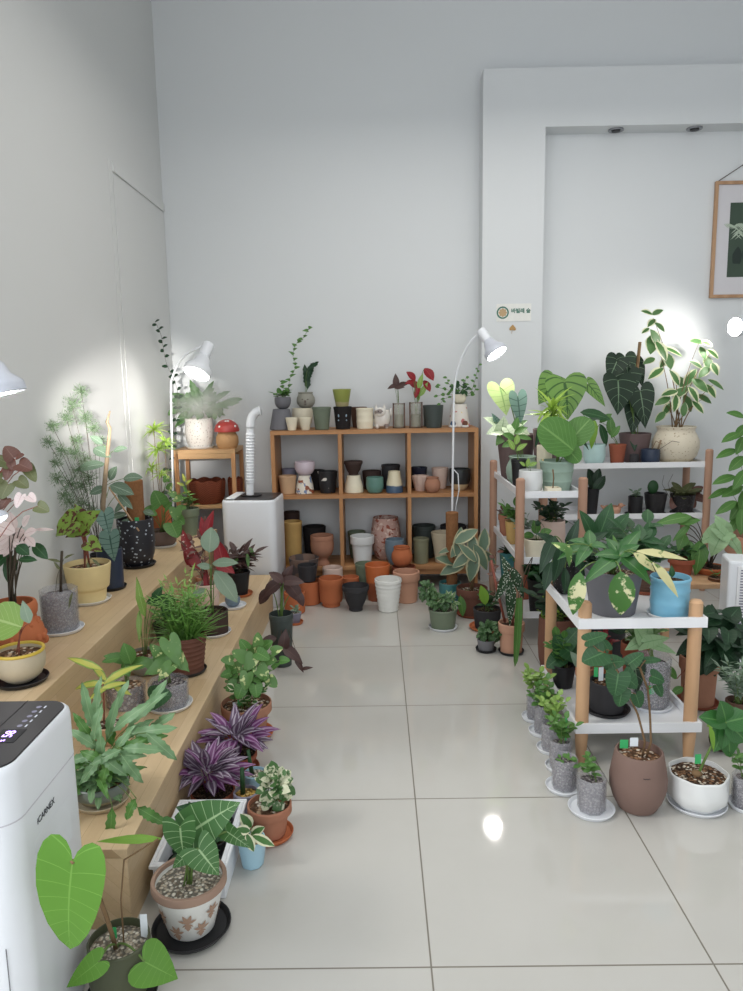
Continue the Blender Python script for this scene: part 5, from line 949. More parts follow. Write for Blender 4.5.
# bottom row
e('mustard cylinder with a thick lip in the lower cell', 293.5, 556, 521, 19, 'thin', 'yellow_tan', r2, 5.60, rb=.86); e('tall brown pot behind the mustard cylinder', 293, 553, 511.5, 16, 'taper', 'brown_dark', r2, 5.78, rb=.9)
e('wide black pot behind the footed terracotta bowl', 315, 553, 526, 23, 'taper', 'black_matte', r2, 5.77, rb=.82); e('footed terracotta bowl in the lower cell', 322.5, 557, 535, 23, 'footed', 'terra_dust', r2, 5.575)
e('white pot with a rolled rim in the middle lower cell', 362.5, 557, 535.5, 24, 'rim', 'white_glaze', r2, 5.60, rb=.72); e('grey-green pot behind the white rolled-rim one', 357, 553, 531, 18, 'taper', 'sage_dark', r2, 5.79)
e('big pinkish ornate pot with a red pattern in the middle lower cell', 386, 552, 517, 25, 'vase', 'ornate', r2, 5.75); e('blue-grey and cream bowl before the ornate pot', 395, 556, 539, 19, 'bowl', 'blue_grey', r2, 5.55)
e('large dark green pot at the back of the lower cell nearest the lamp', 424, 552, 525, 23, 'lip', 'dark_green', r2, 5.78, rb=.85); e('olive cylinder with a pale lip before the dark green pot', 421, 556, 538, 16, 'thin', 'olive', r2, 5.59, rb=.92)
e('beige flared pot behind the coir pole', 443, 556, 532, 24, 'taper', 'beige', r2, 5.60, rb=.62); e('dark pot at the back behind the beige flared one', 453, 552, 525, 26, 'lip', 'charcoal', r2, 5.79, rb=.85)
# floor
def f(label, cx, by, ty, w, shape, m, Y=None, z=0, **k): return empty(label, cx, by, ty, w, shape, m, z, Y, group=FG, **k)
a = f('plain orange cylinder pot carrying a stacked grey pot', 310, 606, 580.5, 22, 'cyl', 'terra_orange'); 
on(a, 'small smoky grey pot stacked on the orange cylinder', 307.5, 564.5, 19.5, 'taper', 'charcoal', rb=.85)
f('orange terracotta pot, first beside the white humidifier', 295, 613, 591.5, 21, 'cyl', 'terra_orange', 4.98)
f('tall smoke-streaked pot with a white rim and orange inside', 305, 600, 557, 30, 'taper', 'rim_smoke', 5.375, rb=.6)
f('orange terracotta pot with a narrow foot before the shelf', 331.5, 608, 577.5, 24, 'foot2', 'terra_orange'); f('pink clay pot behind the orange footed one', 333, 590, 567, 20, 'round', 'pinkish', 5.41)
f('low orange pot behind the charcoal urn', 351, 600, 576.5, 17, 'rim', 'terra_orange', 5.29); f('charcoal urn-shaped pot on the floor', 356, 612, 585, 27, 'urn', 'charcoal')
f('grey-green pot behind the tall two-tone terracotta', 366, 598, 563, 21, 'lip', 'sage_dark', 5.415); f('tall two-tone terracotta pot, dark below and orange above', 378, 604, 564, 25, 'taper', 'clay_glaze', 5.26, rb=.78)
f('white ridged pot standing foremost on the floor', 388.5, 613, 578.5, 27, 'ribs', 'white_mat', rb=.70, seg=40); f('dusty pink terracotta pot with a thick rim', 406.5, 604, 571, 27, 'rim', 'terra_pink', rb=.8, th=.012)
a = f('low orange pot carrying a round orange one', 404, 595, 566, 24, 'rim', 'terra_red', 5.40)
empty('round orange pot stacked behind the dusty pink terracotta', 402, 565, 546.5, 17, 'ball', 'terra_orange', a.o.z+a.h+.0006, a.Y, group=FG)
# ================================================================== tall narrow rack, top tray
g = pot('potted_caladium', 'tall plum-brown pot of light veined leaves at the far end of the narrow rack', 509, 478, 434, 38, 'taper', 'brown_purple', AZ, Y=5.08, rb=.72, soil='peat')
px_leaves(g, 'l_caladlight', 'heart', [(503, 398, 36, 29, -75, 0, .1)], pet='stem_green', pr=.004, droop=.3, ns=10); px_leaves(g, 'l_dragon', 'heart', [(519, 408, 36, 18, -85, -.04, .1), (496, 420, 16, 9, 120, .02)], pet='stem_green', pr=.003, droop=.3, ns=8)
px_leaves(g, 'l_calwhite', 'heart', [(494, 431, 16, 14, 190, -.06), (503, 425, 18, 16, 80, -.05), (522, 431, 20, 14, -25, -.08), (510, 433, 16, 12, -60, -.1), (490, 420, 14, 10, 150, 0)], pet='stem_green', pr=.0016, part='foliage'); px_leaves(g, 'l_pothos', 'heart', [(512, 438, 16, 14, 220, -.1), (520, 424, 16, 12, 40, -.05), (500, 440, 14, 11, 230, -.08)], pet='stem_green', pr=.0016, part='foliage')
g = pot('potted_peperomia', 'cream-green urn on the narrow rack holding a small green-stemmed plant', 513, 482, 456, 27, 'belly', 'sage', AZ, Y=4.83, soil='peat'); px_leaves(g, 'l_mid', 'oval', [(510, 436, 14, 8, 150, -.03), (520, 430, 14, 8, 30, -.03), (516, 424, 12, 7, 80, -.03), (524, 437, 14, 7, -10, -.03), (508, 444, 12, 7, 200, -.03)], pet='stem_green', pr=.002, part='foliage')
g = pot('potted_seedling', 'small black nursery pot in front of the cream-green urn', 512, 479, 459, 16, 'lip', 'black', AZ, Y=4.655, soil='peat'); px_leaves(g, 'l_light', 'oval', [(512, 445, 12, 6, 120), (521, 447, 12, 6, 40), (517, 440, 10, 6, 80)], pet='stem_green', pr=.0018, part='foliage')
g = pot('potted_succulent', 'white-grey rounded pot at the near corner of the narrow rack', 519, 488, 470, 23, 'round', 'white_glaze', AZ, Y=4.44, soil='peat', rb=.7); px_leaves(g, 'l_light', 'oval', [(528, 463, 9, 5, 80), (533, 464, 8, 5, 30), (523, 464, 7, 4, 140)], pet='stem_green', pr=.0012, part='foliage')
g = pot('potted_dracaena', 'tall cream cylinder of spiky yellow-green leaves', 544, 476, 445, 15, 'cyl', 'cream', AZ, Y=4.70, soil='peat')
mb = MB(); st = MB(); q = at(g, 552, 412, 0); st.tube([Vector((0, 0, g.st)), q], .005, 6)
for i in range(46):
    o_ = q+Vector((0, 0, rnd.uniform(-.07, .05))); e_ = rnd.uniform(-.5, 1.2); a_ = i*2.4; leaf(mb, o_, sph(a_, e_), sph(a_, e_+PI/2)-FW*.4, 28*g.pp*rnd.uniform(.6, 1.1), 4.2*g.pp, 'lance', rnd.uniform(.4, 1.1), .25, ns=4)
mb.build('foliage', K('l_yg'), g.root); st.build('stem', K('stem_green'), g.root)
g = pot('potted_cactus', 'beige cup with a slim pale cane beside the white-grey pot', 530, 483, 470, 11, 'cyl', 'beige', AZ, Y=4.56, soil='pumice'); stick(g, [(543, 473, 0), (543, 459, 0)], .005, 'cream_y', 'cane')
c = onz(549, 490, AZ); c.y = 4.3755; c.x = 1.055; t = thing('plant_cube', 'small square cream pot with a twig at the front edge of the narrow rack', 'plant pot', Vector((c.x, c.y, AZ+.0004))); mb = MB()
for a_, b_ in (((-.042, .042), (-.042, -.034)), ((-.042, .042), (.034, .042)), ((-.042, -.034), (-.0338, .0338)), ((.034, .042), (-.0338, .0338))): mb.box(*a_, *b_, 0, .048)
mb.box(-.0338, .0338, -.0338, .0338, .0, .036); mb.build('pot', K('cream'), t, bevel=.003); mb = MB(); mb.tube([(0, 0, .036), (.004, .0, .10), (-.002, 0, .155)], .004, 6); mb.build('twig', K('stem_brown'), t)
g = pot('potted_begonia', 'sage ringed pot of one huge round veined green leaf', 567, 488, 460, 34, 'bandt', 'sage', AZ, Y=4.54, rb=.8, soil='peat')
px_leaves(g, 'l_mid', 'disc', [(559, 438, 44, 47, 140, -.10, .05), (577, 433, 36, 30, 50, .0, .1), (570, 451, 26, 22, -50, -.07, .2)], pet='stem_green', pr=.004, droop=.12, ns=8, cup=.08); px_leaves(g, 'l_deep', 'lance', [(540, 432, 28, 7, -110, -.06), (581, 437, 26, 6, -50, 0), (588, 420, 22, 6, 20, .05)], pet='stem_green', pr=.0014, part='foliage')
g = pot('potted_philodendron', 'plum pot with great ribbed heart-shaped leaves behind the round-leaved begonia', 575, 470, 428, 27, 'taper', 'brown_purple', AZ, Y=4.91, rb=.75, soil='peat')
px_leaves(g, 'l_glor', 'heart', [(567, 397, 46, 45, -82, -.08, .1), (548, 390, 34, 30, 235, .05, .1), (596, 393, 34, 15, -50, -.02, .1), (560, 384, 26, 22, 120, .1, .1)], pet='stem_green', pr=.004, droop=.35, ns=10)
# middle tray
g = pot('potted_succulent', 'little terracotta pot of reddish growth at the far end of the middle tray', 498, 527, 514, 14, 'rim', 'terracotta', AM, Y=5.12, soil='peat'); bush(g, 'l_redbrown', 'oval', 6, 9, 8, 5, 6, 4)
g = pot('potted_fittonia', 'mustard-rimmed pot of bushy green leaves on the middle tray of the narrow rack', 510, 537, 521, 15, 'taper', 'yellow_tan', AM, Y=4.85, soil='peat'); bush(g, 'l_mid', 'oval', 8, 26, 11, 7, 9, 6, lean=(0, 0))
g = pot('potted_hoya', 'white cup of pale leaves on the middle tray of the narrow rack', 524, 541, 528, 15, 'taper', 'white_glaze', AM, Y=4.62, soil='peat'); bush(g, 'l_grey', 'oval', 6, 16, 10, 6, 8, 5)
g = pot('potted_pilea', 'cream flared pot at the near end of the middle tray', 540, 556, 538, 26, 'taper', 'cream', AM, Y=4.30, soil='peat', rb=.76); px_leaves(g, 'l_mid', 'oval', [(536, 528, 14, 11, 100), (545, 532, 12, 9, 30), (529, 535, 12, 8, 180)], pet='stem_green', pr=.0016, part='foliage')
trail(g, 'l_deep', [(536, 520), (545, 530), (538, 545), (533, 560)], 8, 5, 'lance', 14, dy=-.04, start=(0, 0, g.st))
g = pot('potted_ivy', 'blush pink bowl of dark leaves on the middle tray of the narrow rack', 553, 540, 520, 24, 'round', 'pinkish', AM, Y=4.66, soil='peat'); bush(g, 'l_deep', 'oval', 9, 28, 20, 8, 10, 6, lean=(-4, 0)); trail(g, 'l_deep', [(560, 518), (572, 524), (580, 530), (578, 512)], 8, 4, 'lance', 9, start=(0, 0, g.st))
# bottom tray
g = pot('potted_palm', 'teal pot of dark spreading leaves at the far end of the bottom tray', 502, 566, 552, 18, 'taper', 'teal', AB+.0, Y=5.05, soil='peat'); bush(g, 'l_deep', 'lance', 8, 11, 8, 6, 8, 4)
g = pot('potted_calathea', 'terracotta pot of dark green leaves on the bottom tray of the narrow rack', 524, 580, 562, 20, 'rim', 'terra_red', AB, Y=4.72, soil='peat'); bush(g, 'l_mid', 'oval', 8, 18, 11, 7, 9, 6)
g = pot('potted_maranta', 'dark nursery pot of leafy stems at the near end of the bottom tray', 540, 600, 578, 24, 'lip', 'black', AB, Y=4.36, soil='peat'); bush(g, 'l_dark', 'oval', 10, 24, 22, 8, 15, 9, lean=(2, -6))
# ================================================================== wide rack in the niche, top tray
g = pot('potted_philodendron', 'pale cyan pot with a hanging yellow-green leaf, first on the wide rack', 594, 463, 444, 21, 'round', 'cyan_pale', BZ, Y=5.54, soil='peat', sau='white_plastic', sl='white saucer under the pale cyan pot', sw=22)
px_leaves(g, 'l_dark', 'oval', [(595, 414, 32, 13, -8, -.04, .1), (604, 434, 24, 10, -70, .03, .1)], pet='stem_green', pr=.0026); px_leaves(g, 'l_lime', 'lance', [(593, 432, 32, 10, -92, -.10, .1)], pet='stem_green', pr=.0022)
g = pot('potted_ficus', 'small rust-orange pot between the pale cyan and the big plum pot', 617, 461, 444, 17, 'lip', 'terra_red', BZ, Y=5.52, soil='peat', sau='white_plastic', sl='white saucer under the small rust-orange pot', sw=18); px_leaves(g, 'l_mid', 'oval', [(611, 427, 20, 9, 100, .02), (605, 418, 14, 7, 40, .04), (615, 432, 14, 7, 60)], pet='stem_green', pr=.0018, part='foliage')
g = pot('potted_anthurium', 'large plum-brown pot of near-black velvet heart leaves on a stake', 634, 463, 433, 31, 'taper', 'brown_purple', BZ, Y=5.63, rb=.72, soil='peat')
px_leaves(g, 'l_anth', 'heart', [(619, 394, 42, 36, -88, -.10, .1), (643, 406, 46, 26, -82, -.06, .1), (614, 368, 28, 23, -115, -.02, .1), (627, 366, 28, 22, -80, .0, .1), (639, 372, 32, 19, -70, .02, .1), (634, 416, 38, 22, -95, -.02, .1), (629, 384, 32, 26, -85, -.04, .1)], pet='stem_green', pr=.0035, droop=.35, ns=10); stick(g, [(631, 450, 0), (634, 400, .02), (640, 342, .04)], .012, 'stem_brown', 'stake')
px_leaves(g, 'l_deep', 'lance', [(634, 441, 18, 8, -90, -.10)], pet='stem_green', pr=.002, part='foliage')
g = pot('potted_twig', 'squat navy bowl of dry twigs before the cream jar', 650, 463, 449, 18, 'round', 'navy', BZ, Y=5.455, rb=.8, soil='pumice')
stick(g, [(652, 449, 0), (656, 441, 0), (662, 444, 0)], .004, 'bark', 'twig'); stick(g, [(658, 449, 0), (661, 440, 0)], .007, 'bark', 'twig'); stick(g, [(660, 449, -.02), (672, 441, -.04), (683, 443, -.05)], .0018, 'stem_dark', 'twig')
g = pot('potted_hoya_tree', 'round cream crackled jar of a tall variegated bush under the bright lamp', 684, 459, 426, 38, 'belly', 'crackle', BZ, Y=5.57, rb=.7, soil='peat', sau='cream', sl='cream saucer under the round crackled jar', sw=34)
st = MB(); ends = [(653, 318), (659, 350), (676, 372), (699, 343), (711, 352), (713, 385), (690, 372), (664, 402), (704, 398)]
stp = []
for ex_, ey_ in ends:
    b_ = Vector((rnd.uniform(-.03, .03), rnd.uniform(-.03, .03), g.st-.004)); e_ = at(g, ex_, ey_, rnd.uniform(-.1, .1)); k_ = b_.lerp(e_, .5)+Vector(((b_.x-e_.x)*.25, 0, .03)); cv = curve3(b_, e_, k_, 10); stp.append(cv); st.tube(cv, [.005-.0004*i for i in range(10)], 6)
st.build('stem', K('stem_brown'), g.root)
sp_ = [(648, 312, 13, 8, 160), (657, 312, 11, 8, 30), (652, 322, 12, 8, 220), (660, 326, 13, 9, -40), (646, 330, 10, 6, 210), (652, 343, 20, 14, -100), (662, 349, 22, 13, -60), (656, 338, 18, 12, 120), (673, 350, 20, 9, -20), (669, 360, 17, 11, -80), (657, 372, 20, 10, 210), (650, 360, 14, 8, 200), (664, 362, 14, 8, 60), (698, 341, 16, 9, 170), (707, 343, 12, 8, -20), (703, 352, 14, 9, -70), (713, 353, 14, 9, -40), (708, 362, 16, 10, -80), (715, 368, 14, 9, -70), (705, 371, 17, 9, 220), (697, 364, 16, 9, 150), (716, 383, 18, 8, -30), (711, 390, 16, 9, -60), (700, 384, 20, 12, -40), (690, 378, 20, 11, 60), (683, 384, 18, 11, -80), (676, 378, 18, 11, 120), (680, 392, 18, 11, 40), (694, 393, 18, 11, -60), (704, 398, 16, 9, -30), (671, 392, 18, 10, 190), (664, 400, 18, 9, 200), (668, 408, 18, 9, 230), (661, 416, 16, 8, 220), (676, 402, 18, 10, -100), (688, 402, 18, 10, -70), (698, 406, 16, 9, -50), (684, 410, 14, 8, 90)]
px_leaves(g, 'l_varieg', 'oval', [(*s_, rnd.uniform(-.12, .1)) for s_ in sp_[::2]], pet=None, part='foliage'); px_leaves(g, 'l_varieg2', 'oval', [(*s_, rnd.uniform(-.12, .1)) for s_ in sp_[1::2]], pet=None, part='foliage')
c = ony(634, 462, 5.44); empty('tiny dark pebble cup at the front edge of the wide rack', 634, 462, 454, 9, 'round', 'charcoal', BZ, 5.44)
# middle tray
g = pot('potted_sansevieria', 'black pot of a dark upright plant, first on the middle tray in the niche', 591, 511, 488, 15, 'taper', 'black', BM, Y=5.50, soil='peat'); px_leaves(g, 'l_deep', 'oval', [(592, 480, 22, 13, 100), (599, 484, 18, 10, 60), (597, 477, 16, 9, 80)], pet='stem_green', pr=.002, part='foliage')
c = Vector((ony(612, 510, 5.5).x, 5.5, BM+.0004)); t = thing('bird_planter', 'pinkish bird-shaped planter on the middle tray in the niche', 'planter', c); mb = MB(); mb.lathe([(.0005, 0), (.035, 0), (.062, .025), (.066, .05), (.056, .068), (.048, .07), (.046, .05), (.0005, .045)], 24)
mb.sphere((.062, -.01, .075), .022, .018, .018, 10, 8); mb.lathe([(.0005, .022), (.005, .01), (.006, 0), (.0005, -.001)], 8, M=Matrix.Translation((.08, -.01, .074)) @ Matrix.Rotation(PI/2, 4, 'Y')); mb.tube([(-.06, 0, .055), (-.085, 0, .075)], [.014, .006], 8); mb.build('bird_body', K('terra_pink'), t)
g = pot('potted_cutting', 'straight black pot with a tiny grey-leaved cutting in the niche', 635, 511, 496, 14, 'cyl', 'black', BM, Y=5.48, soil='peat', sau='black', sl='black saucer under the straight pot with the tiny cutting', sw=20); bush(g, 'l_grey', 'oval', 4, 11, 8, 4, 6, 4)
g = pot('potted_cactus', 'dark net pot with one fleshy green pad', 655, 511, 493, 22, 'taper', 'speckle_black', BM, Y=5.50, rb=.75, soil='peat', sau='black', sl='black saucer under the pot with the green pad', sw=20); mb = MB(); q = at(g, 653, 487, 0); mb.sphere(tuple(q), .042, .018, .052, 14, 10); mb.build('cactus_pad', K('l_dark'), g.root)
g = pot('potted_begonia', 'dark pot of frilly olive and bronze leaves, last on the middle tray in the niche', 682, 511, 494, 24, 'taper', 'speckle_black', BM, Y=5.50, rb=.78, soil='peat', sau='black', sl='black saucer under the bronze-leaved pot', sw=24); bush(g, 'l_olive', 'round', 8, 12, 14, 5, 11, 9); px_leaves(g, 'l_redbrown', 'round', [(700, 498, 14, 12, -20), (692, 502, 12, 11, -60), (697, 490, 12, 10, 40), (674, 503, 12, 10, 240)], pet='stem_red', pr=.0014, part='foliage')
stick(g, [(672, 496, -.02), (668, 484, -.02), (673, 474, -.02)], .0014, 'stem_dark', 'twig'); stick(g, [(670, 498, -.04), (662, 484, -.05), (664, 475, -.05)], .0014, 'stem_dark', 'twig')
# ================================================================== low rack near the aisle, top tray
g = pot('potted_florida', 'large smooth grey pot of a glossy green many-fingered plant with cream-splashed leaves', 612, 612, 568, 56, 'taper', 'grey_mid', CZ, Y=3.06, rb=.78, soil='bark_mix')
def palm(hub, tips, m, w, dy):
    q = at(g, *hub, dy); mb = MB(); st = MB(); st.tube(curve3((0, 0, g.st), q, Vector((q.x*.3, q.y*.3, q.z+.03)), 8), .005, 6)
    for tx, ty, W, dz in tips:
        e_ = at(g, tx, ty, dy+dz); d = e_-q; leaf(mb, q-d*.02, d+Vector((0, 0, d.length*.22)), Vector((0, 0, .9))-FW*.6, d.length*1.05, W*g.pp, 'lance', .55, .2, ns=6)
    mb.build('leaf', K(m), g.root); st.build('stem', K('stem_green'), g.root)
palm((620, 556), [(588, 584, 17, -.12), (596, 556, 14, -.02), (606, 536, 13, .1), (645, 528, 14, .1), (640, 545, 14, -.02), (650, 584, 17, -.12), (628, 536, 12, .12)], 'l_florida', 16, -.10)
palm((590, 545), [(560, 560, 12, -.05), (568, 540, 12, .05), (590, 528, 12, .08), (606, 548, 12, -.06), (578, 566, 13, -.1)], 'l_florida', 14, -.02)
palm((640, 540), [(668, 545, 13, 0), (655, 528, 12, .08), (672, 560, 12, -.05), (640, 522, 12, .1)], 'l_dark', 14, .10)
px_leaves(g, 'l_half', 'oval', [(622, 592, 46, 27, -88, -.26, .1), (577, 592, 46, 18, -100, -.22, .1)], pet='stem_green', pr=.003, droop=.5, ns=8); px_leaves(g, 'l_cream', 'lance', [(662, 553, 56, 9, -4, -.16, .05), (645, 561, 30, 12, -35, -.18, .1), (667, 578, 46, 11, -48, -.22, .1)], pet='stem_green', pr=.003, droop=.4, ns=6)
px_leaves(g, 'l_pothos', 'lance', [(564, 547, 24, 10, 150, -.06, .1), (570, 556, 24, 8, -70, -.1, .1), (617, 548, 26, 8, 95, -.03, .1)], pet='stem_green', pr=.0026, droop=.7, part='foliage')
g = pot('potted_alocasia', 'sky blue ringed pot on the top tray of the low rack', 674, 609, 576, 38, 'band', 'sky', CZ, Y=2.99, rb=.9, soil='peat', sau='white_glaze', sl='pale saucer under the sky blue pot', sw=40)
px_leaves(g, 'l_dark', 'lance', [(672, 572, 12, 6, 100)], pet='stem_green', pr=.0016, part='foliage')
g = pot('potted_ficus', 'brown ridged pot between the grey and the sky blue pots', 650, 597, 568, 25, 'ribs', 'brown', CZ, Y=3.34, rb=.9, soil='peat', sau='terra_red', sl='red clay saucer under the brown ridged pot', sw=28)
bush(g, 'l_dark', 'oval', 8, 52, 30, 7, 20, 13, pet='stem_green', lean=(0, 20), ns=4); plant_tag(g, 647, 566, 8, 6, 'tag_green', -.02)
g = pot('potted_philodendron', 'black white-flecked pot of drooping dark leaves at the far corner of the low rack', 566, 588, 548, 28, 'round', 'speckle_black', CZ, Y=3.36, rb=.8, soil='peat')
px_leaves(g, 'l_deep', 'lance', [(548, 552, 40, 14, -120, -.04), (560, 562, 40, 14, -100, -.14), (578, 556, 36, 14, -60, -.1), (548, 575, 30, 12, -110, -.08), (590, 540, 34, 14, 40, .02), (572, 537, 34, 12, 80, .05), (552, 540, 30, 12, 140, .04), (566, 580, 26, 9, -90, -.14)], pet='stem_green', pr=.0026, droop=.7, part='foliage'); px_leaves(g, 'l_dark', 'oval', [(604, 524, 38, 18, 75, .12), (592, 530, 40, 18, 110, .1), (616, 528, 34, 16, 60, .1)], pet='stem_green', pr=.0026, part='foliage')
# bottom tray
g = pot('potted_pilea', 'smooth charcoal pot on the bottom tray of the low rack', 606, 720, 680, 34, 'cyl', 'charcoal', CB, Y=3.06, rb=.9, soil='bark_mix', sau='black', sl='wide black saucer under the smooth charcoal pot', sw=46); plant_tag(g, 601, 674, 14, 5, 'tag_white'); plant_tag(g, 596, 672, 10, 4, 'tag_green')
px_leaves(g, 'l_silver', 'round', [(600, 658, 18, 14, 140, .04), (614, 664, 16, 14, 20, .05)], pet='stem_green', pr=.0018, part='foliage')
g = pot('potted_syngonium', 'tall clear pot of pale arrow-leaved plant on the bottom tray', 650, 716, 656, 36, 'cyl', 'clear_pot', CB, Y=3.10, rb=.9, soil='grey_mix', sau='white_plastic', sl='white saucer under the tall clear pot', sw=40)
px_leaves(g, 'l_pale', 'arrow', [(640, 634, 26, 16, 120), (655, 640, 30, 16, 20), (648, 630, 22, 14, 80), (664, 648, 28, 12, -15), (634, 645, 22, 14, 200)], pet='stem_green', pr=.002, part='foliage'); px_leaves(g, 'l_anth', 'heart', [(637, 676, 40, 24, -80, -.08, .1)], pet='stem_green', pr=.0024, ns=8); plant_tag(g, 651, 690, 9, 7, 'tag_green', -.07)
g = pot('potted_calathea', 'black pot of dark leaves at the far corner of the bottom tray', 563, 686, 664, 24, 'taper', 'black', CB, Y=3.32, soil='peat', rb=.75); px_leaves(g, 'l_dark', 'round', [(562, 648, 28, 24, 120), (574, 654, 26, 22, -30, -.05), (556, 660, 22, 18, 210), (570, 638, 24, 20, 60), (580, 644, 20, 16, 20)], pet='stem_green', pr=.0022, part='foliage'); bush(g, 'l_mid', 'oval', 7, 44, 20, 7, 12, 8)
g = pot('potted_hoya', 'slim terracotta pot behind the near post of the low rack', 584, 694, 667, 18, 'rim', 'terracotta', CB, Y=3.20, soil='peat'); px_leaves(g, 'l_grey', 'oval', [(578, 662, 22, 10, 120), (586, 655, 22, 10, 80), (592, 662, 18, 8, 40)], pet='stem_green', pr=.0018, part='foliage')
g = pot('potted_coleus', 'wide dark red pot of green and pink leaves on the bottom tray', 634, 672, 642, 27, 'rim', 'terra_red', CB, Y=3.33, soil='peat'); bush(g, 'l_pothos', 'oval', 8, 30, 18, 6, 14, 8, lean=(8, 0)); px_leaves(g, 'l_deep', 'oval', [(618, 630, 18, 9, 160), (622, 626, 16, 8, 120)], pet='stem_green', pr=.0016, part='foliage')
g = pot('potted_fittonia', 'little orange bowl of pink-leaved plant on the bottom tray', 601, 660, 642, 20, 'bowl', 'terra_orange', CB, Y=3.40, soil='peat', rb=.6); bush(g, 'l_red', 'oval', 6, 18, 12, 5, 9, 6)
# ================================================================== floor in front of the low rack
t = None
g = pot('potted_pilea', 'big taupe vase-shaped pot with dark round leaves climbing past the low rack', 636.5, 816, 750, 46, 'vase', 'mauve_brown', 0, rb=.72, soil='chips', th=.008)
st = MB(); rt_ = [(.01, .01, g.st), (-.005, .0, g.st)]
stem1 = [at(g, 645, 742, 0), at(g, 638, 715, -.02), at(g, 627, 690, -.04), at(g, 612, 660, -.05), at(g, 598, 650, -.06)]; stem2 = [at(g, 651, 742, 0), at(g, 650, 715, 0), at(g, 648, 690, -.02), at(g, 640, 668, -.04)]
st.tube([Vector((.015, .01, g.st-.004))]+stem1, .004, 6); st.tube([Vector((.03, .01, g.st-.004))]+stem2, .004, 6)
sp_ = [(595, 656, 36, 32, 200, -.07, .1), (614, 662, 30, 22, 10, -.06, .1), (617, 683, 36, 32, -100, -.1, .1), (630, 680, 28, 26, -40, -.08, .1), (657, 678, 22, 20, -20, -.04, .1), (659, 690, 20, 16, -60, -.05, .1), (638, 700, 22, 20, -70, -.06, .1), (621, 697, 26, 24, -100, -.1, .1), (595, 638, 34, 18, 20, -.05, .1), (652, 660, 24, 10, 5, -.02, .1), (634, 660, 30, 20, 40, -.04, .1), (606, 645, 22, 14, 120, -.04, .1)]
rs_ = [tuple(min(stem1+stem2, key=lambda v: (v-at(g, s_[0], s_[1], s_[5])).length)) for s_ in sp_]
sp_ = [(a_, b_, L_*.76, W_*.78, *r_) for a_, b_, L_, W_, *r_ in sp_]
px_leaves(g, 'l_dark', 'round', sp_, pet='stem_brown', pr=.002, droop=.25, ns=8, roots=rs_, lift=.05); st.build('stem', K('stem_brown'), g.root)
plant_tag(g, 624, 744, 9, 8, 'tag_green'); plant_tag(g, 634, 742, 9, 8, 'tag_white')
mb = MB(); r_ = g.rt*1.145
for i in range(7): mb.tube([Vector((r_*math.cos(a_), r_*math.sin(a_), g.h*.735+.002*math.sin(i*2.2+k_))) for k_, a_ in enumerate([-1.75+i*.035+j_*.012 for j_ in range(4)])], .0008, 4)
mb.build('maker_script', K('ink'), g.root)
g = pot('potted_monstera', 'white swirl-fluted pot with a large lobed leaf splashed yellow', 696, 812, 771, 56, 'round', 'white_glaze', 0, rb=.68, soil='bark_mix', sau='white_plastic', sl='white saucer under the swirl-fluted pot', sw=46, lob=lambda th, z: 1+.03*np.sin(7*th+z*26), seg=84)
mb = MB(); c_ = at(g, 726, 722, -.02); 
for tx, ty, W in ((704, 716, 14), (716, 752, 15), (734, 758, 18), (748, 740, 20), (750, 716, 18), (724, 704, 16)):
    e_ = at(g, tx, ty, -.04); d = e_-c_; leaf(mb, c_-d*.12, d, Vector((0, 0, .6))-FW*.8, d.length*1.2, W*1.35*g.pp, 'oval', .35, .12, ns=6)
mb.build('leaf', K('l_florida'), g.root); px_leaves(g, 'l_lime', 'lance', [(713, 738, 28, 7, -75, -.08, .1)], pet=None); st = MB(); st.tube(curve3((0, 0, g.st), c_, Vector((.03, 0, g.st+.1)), 8), .005, 6); mb = MB(); mb.sphere((-.005, 0, g.st+.008), .02, .02, .012); mb.build('corm', K('stem_brown'), g.root); st.build('stem', K('stem_green'), g.root); plant_tag(g, 698, 759, 10, 6, 'tag_green', -.02)
g = pot('potted_seedling', 'clear pot of grey mix at the edge beside the swirl-fluted pot', 746, 812, 775, 30, 'cyl', 'clear_pot', 0, rb=.85, soil='grey_mix', sau='white_plastic', sl='white saucer at the edge beside the swirl-fluted pot', sw=32); bush(g, 'l_mid', 'oval', 6, 36, 20, 7, 11, 7)
SG_ = 'clear pots of seedlings in a row along the low rack'
for i, (cx, by, ty, w, sw, hh) in enumerate(((535, 721, 692, 18, 27, 42), (542, 735, 704, 17, 27, 36), (551, 753, 722, 21, 29, 40), (560, 772, 739, 23, 30, 34), (564, 793, 757, 26, 37, 18), (591, 816, 776, 29, 46, 34))):
    nm = ('farthest', 'second from the far end', 'third from the far end', 'fourth from the far end', 'fifth, almost bare', 'nearest, standing apart')[i]
    g = pot('potted_seedling', f'clear pot of seedlings beside the low rack, {nm} of the row', cx, by, ty, w, 'cyl', 'clear_pot', 0, rb=.85, soil='grey_mix', sau='white_plastic', sl=f'white saucer of the seedling row, {nm}', sw=sw, group=SG_)
    if i != 4: bush(g, 'l_mid' if i % 2 else 'l_light', 'oval', 7 if i < 4 else 4, hh, 17 if i < 4 else 20, 9, 8, 6, pet='stem_green', lean=(0 if i < 5 else -12, 0)); plant_tag(g, cx+6, ty-10, 24, 1.6, 'tag_green') if i in (0, 3) else None
    else: bush(g, 'l_mid', 'oval', 2, 8, 6, 3, 6, 4)
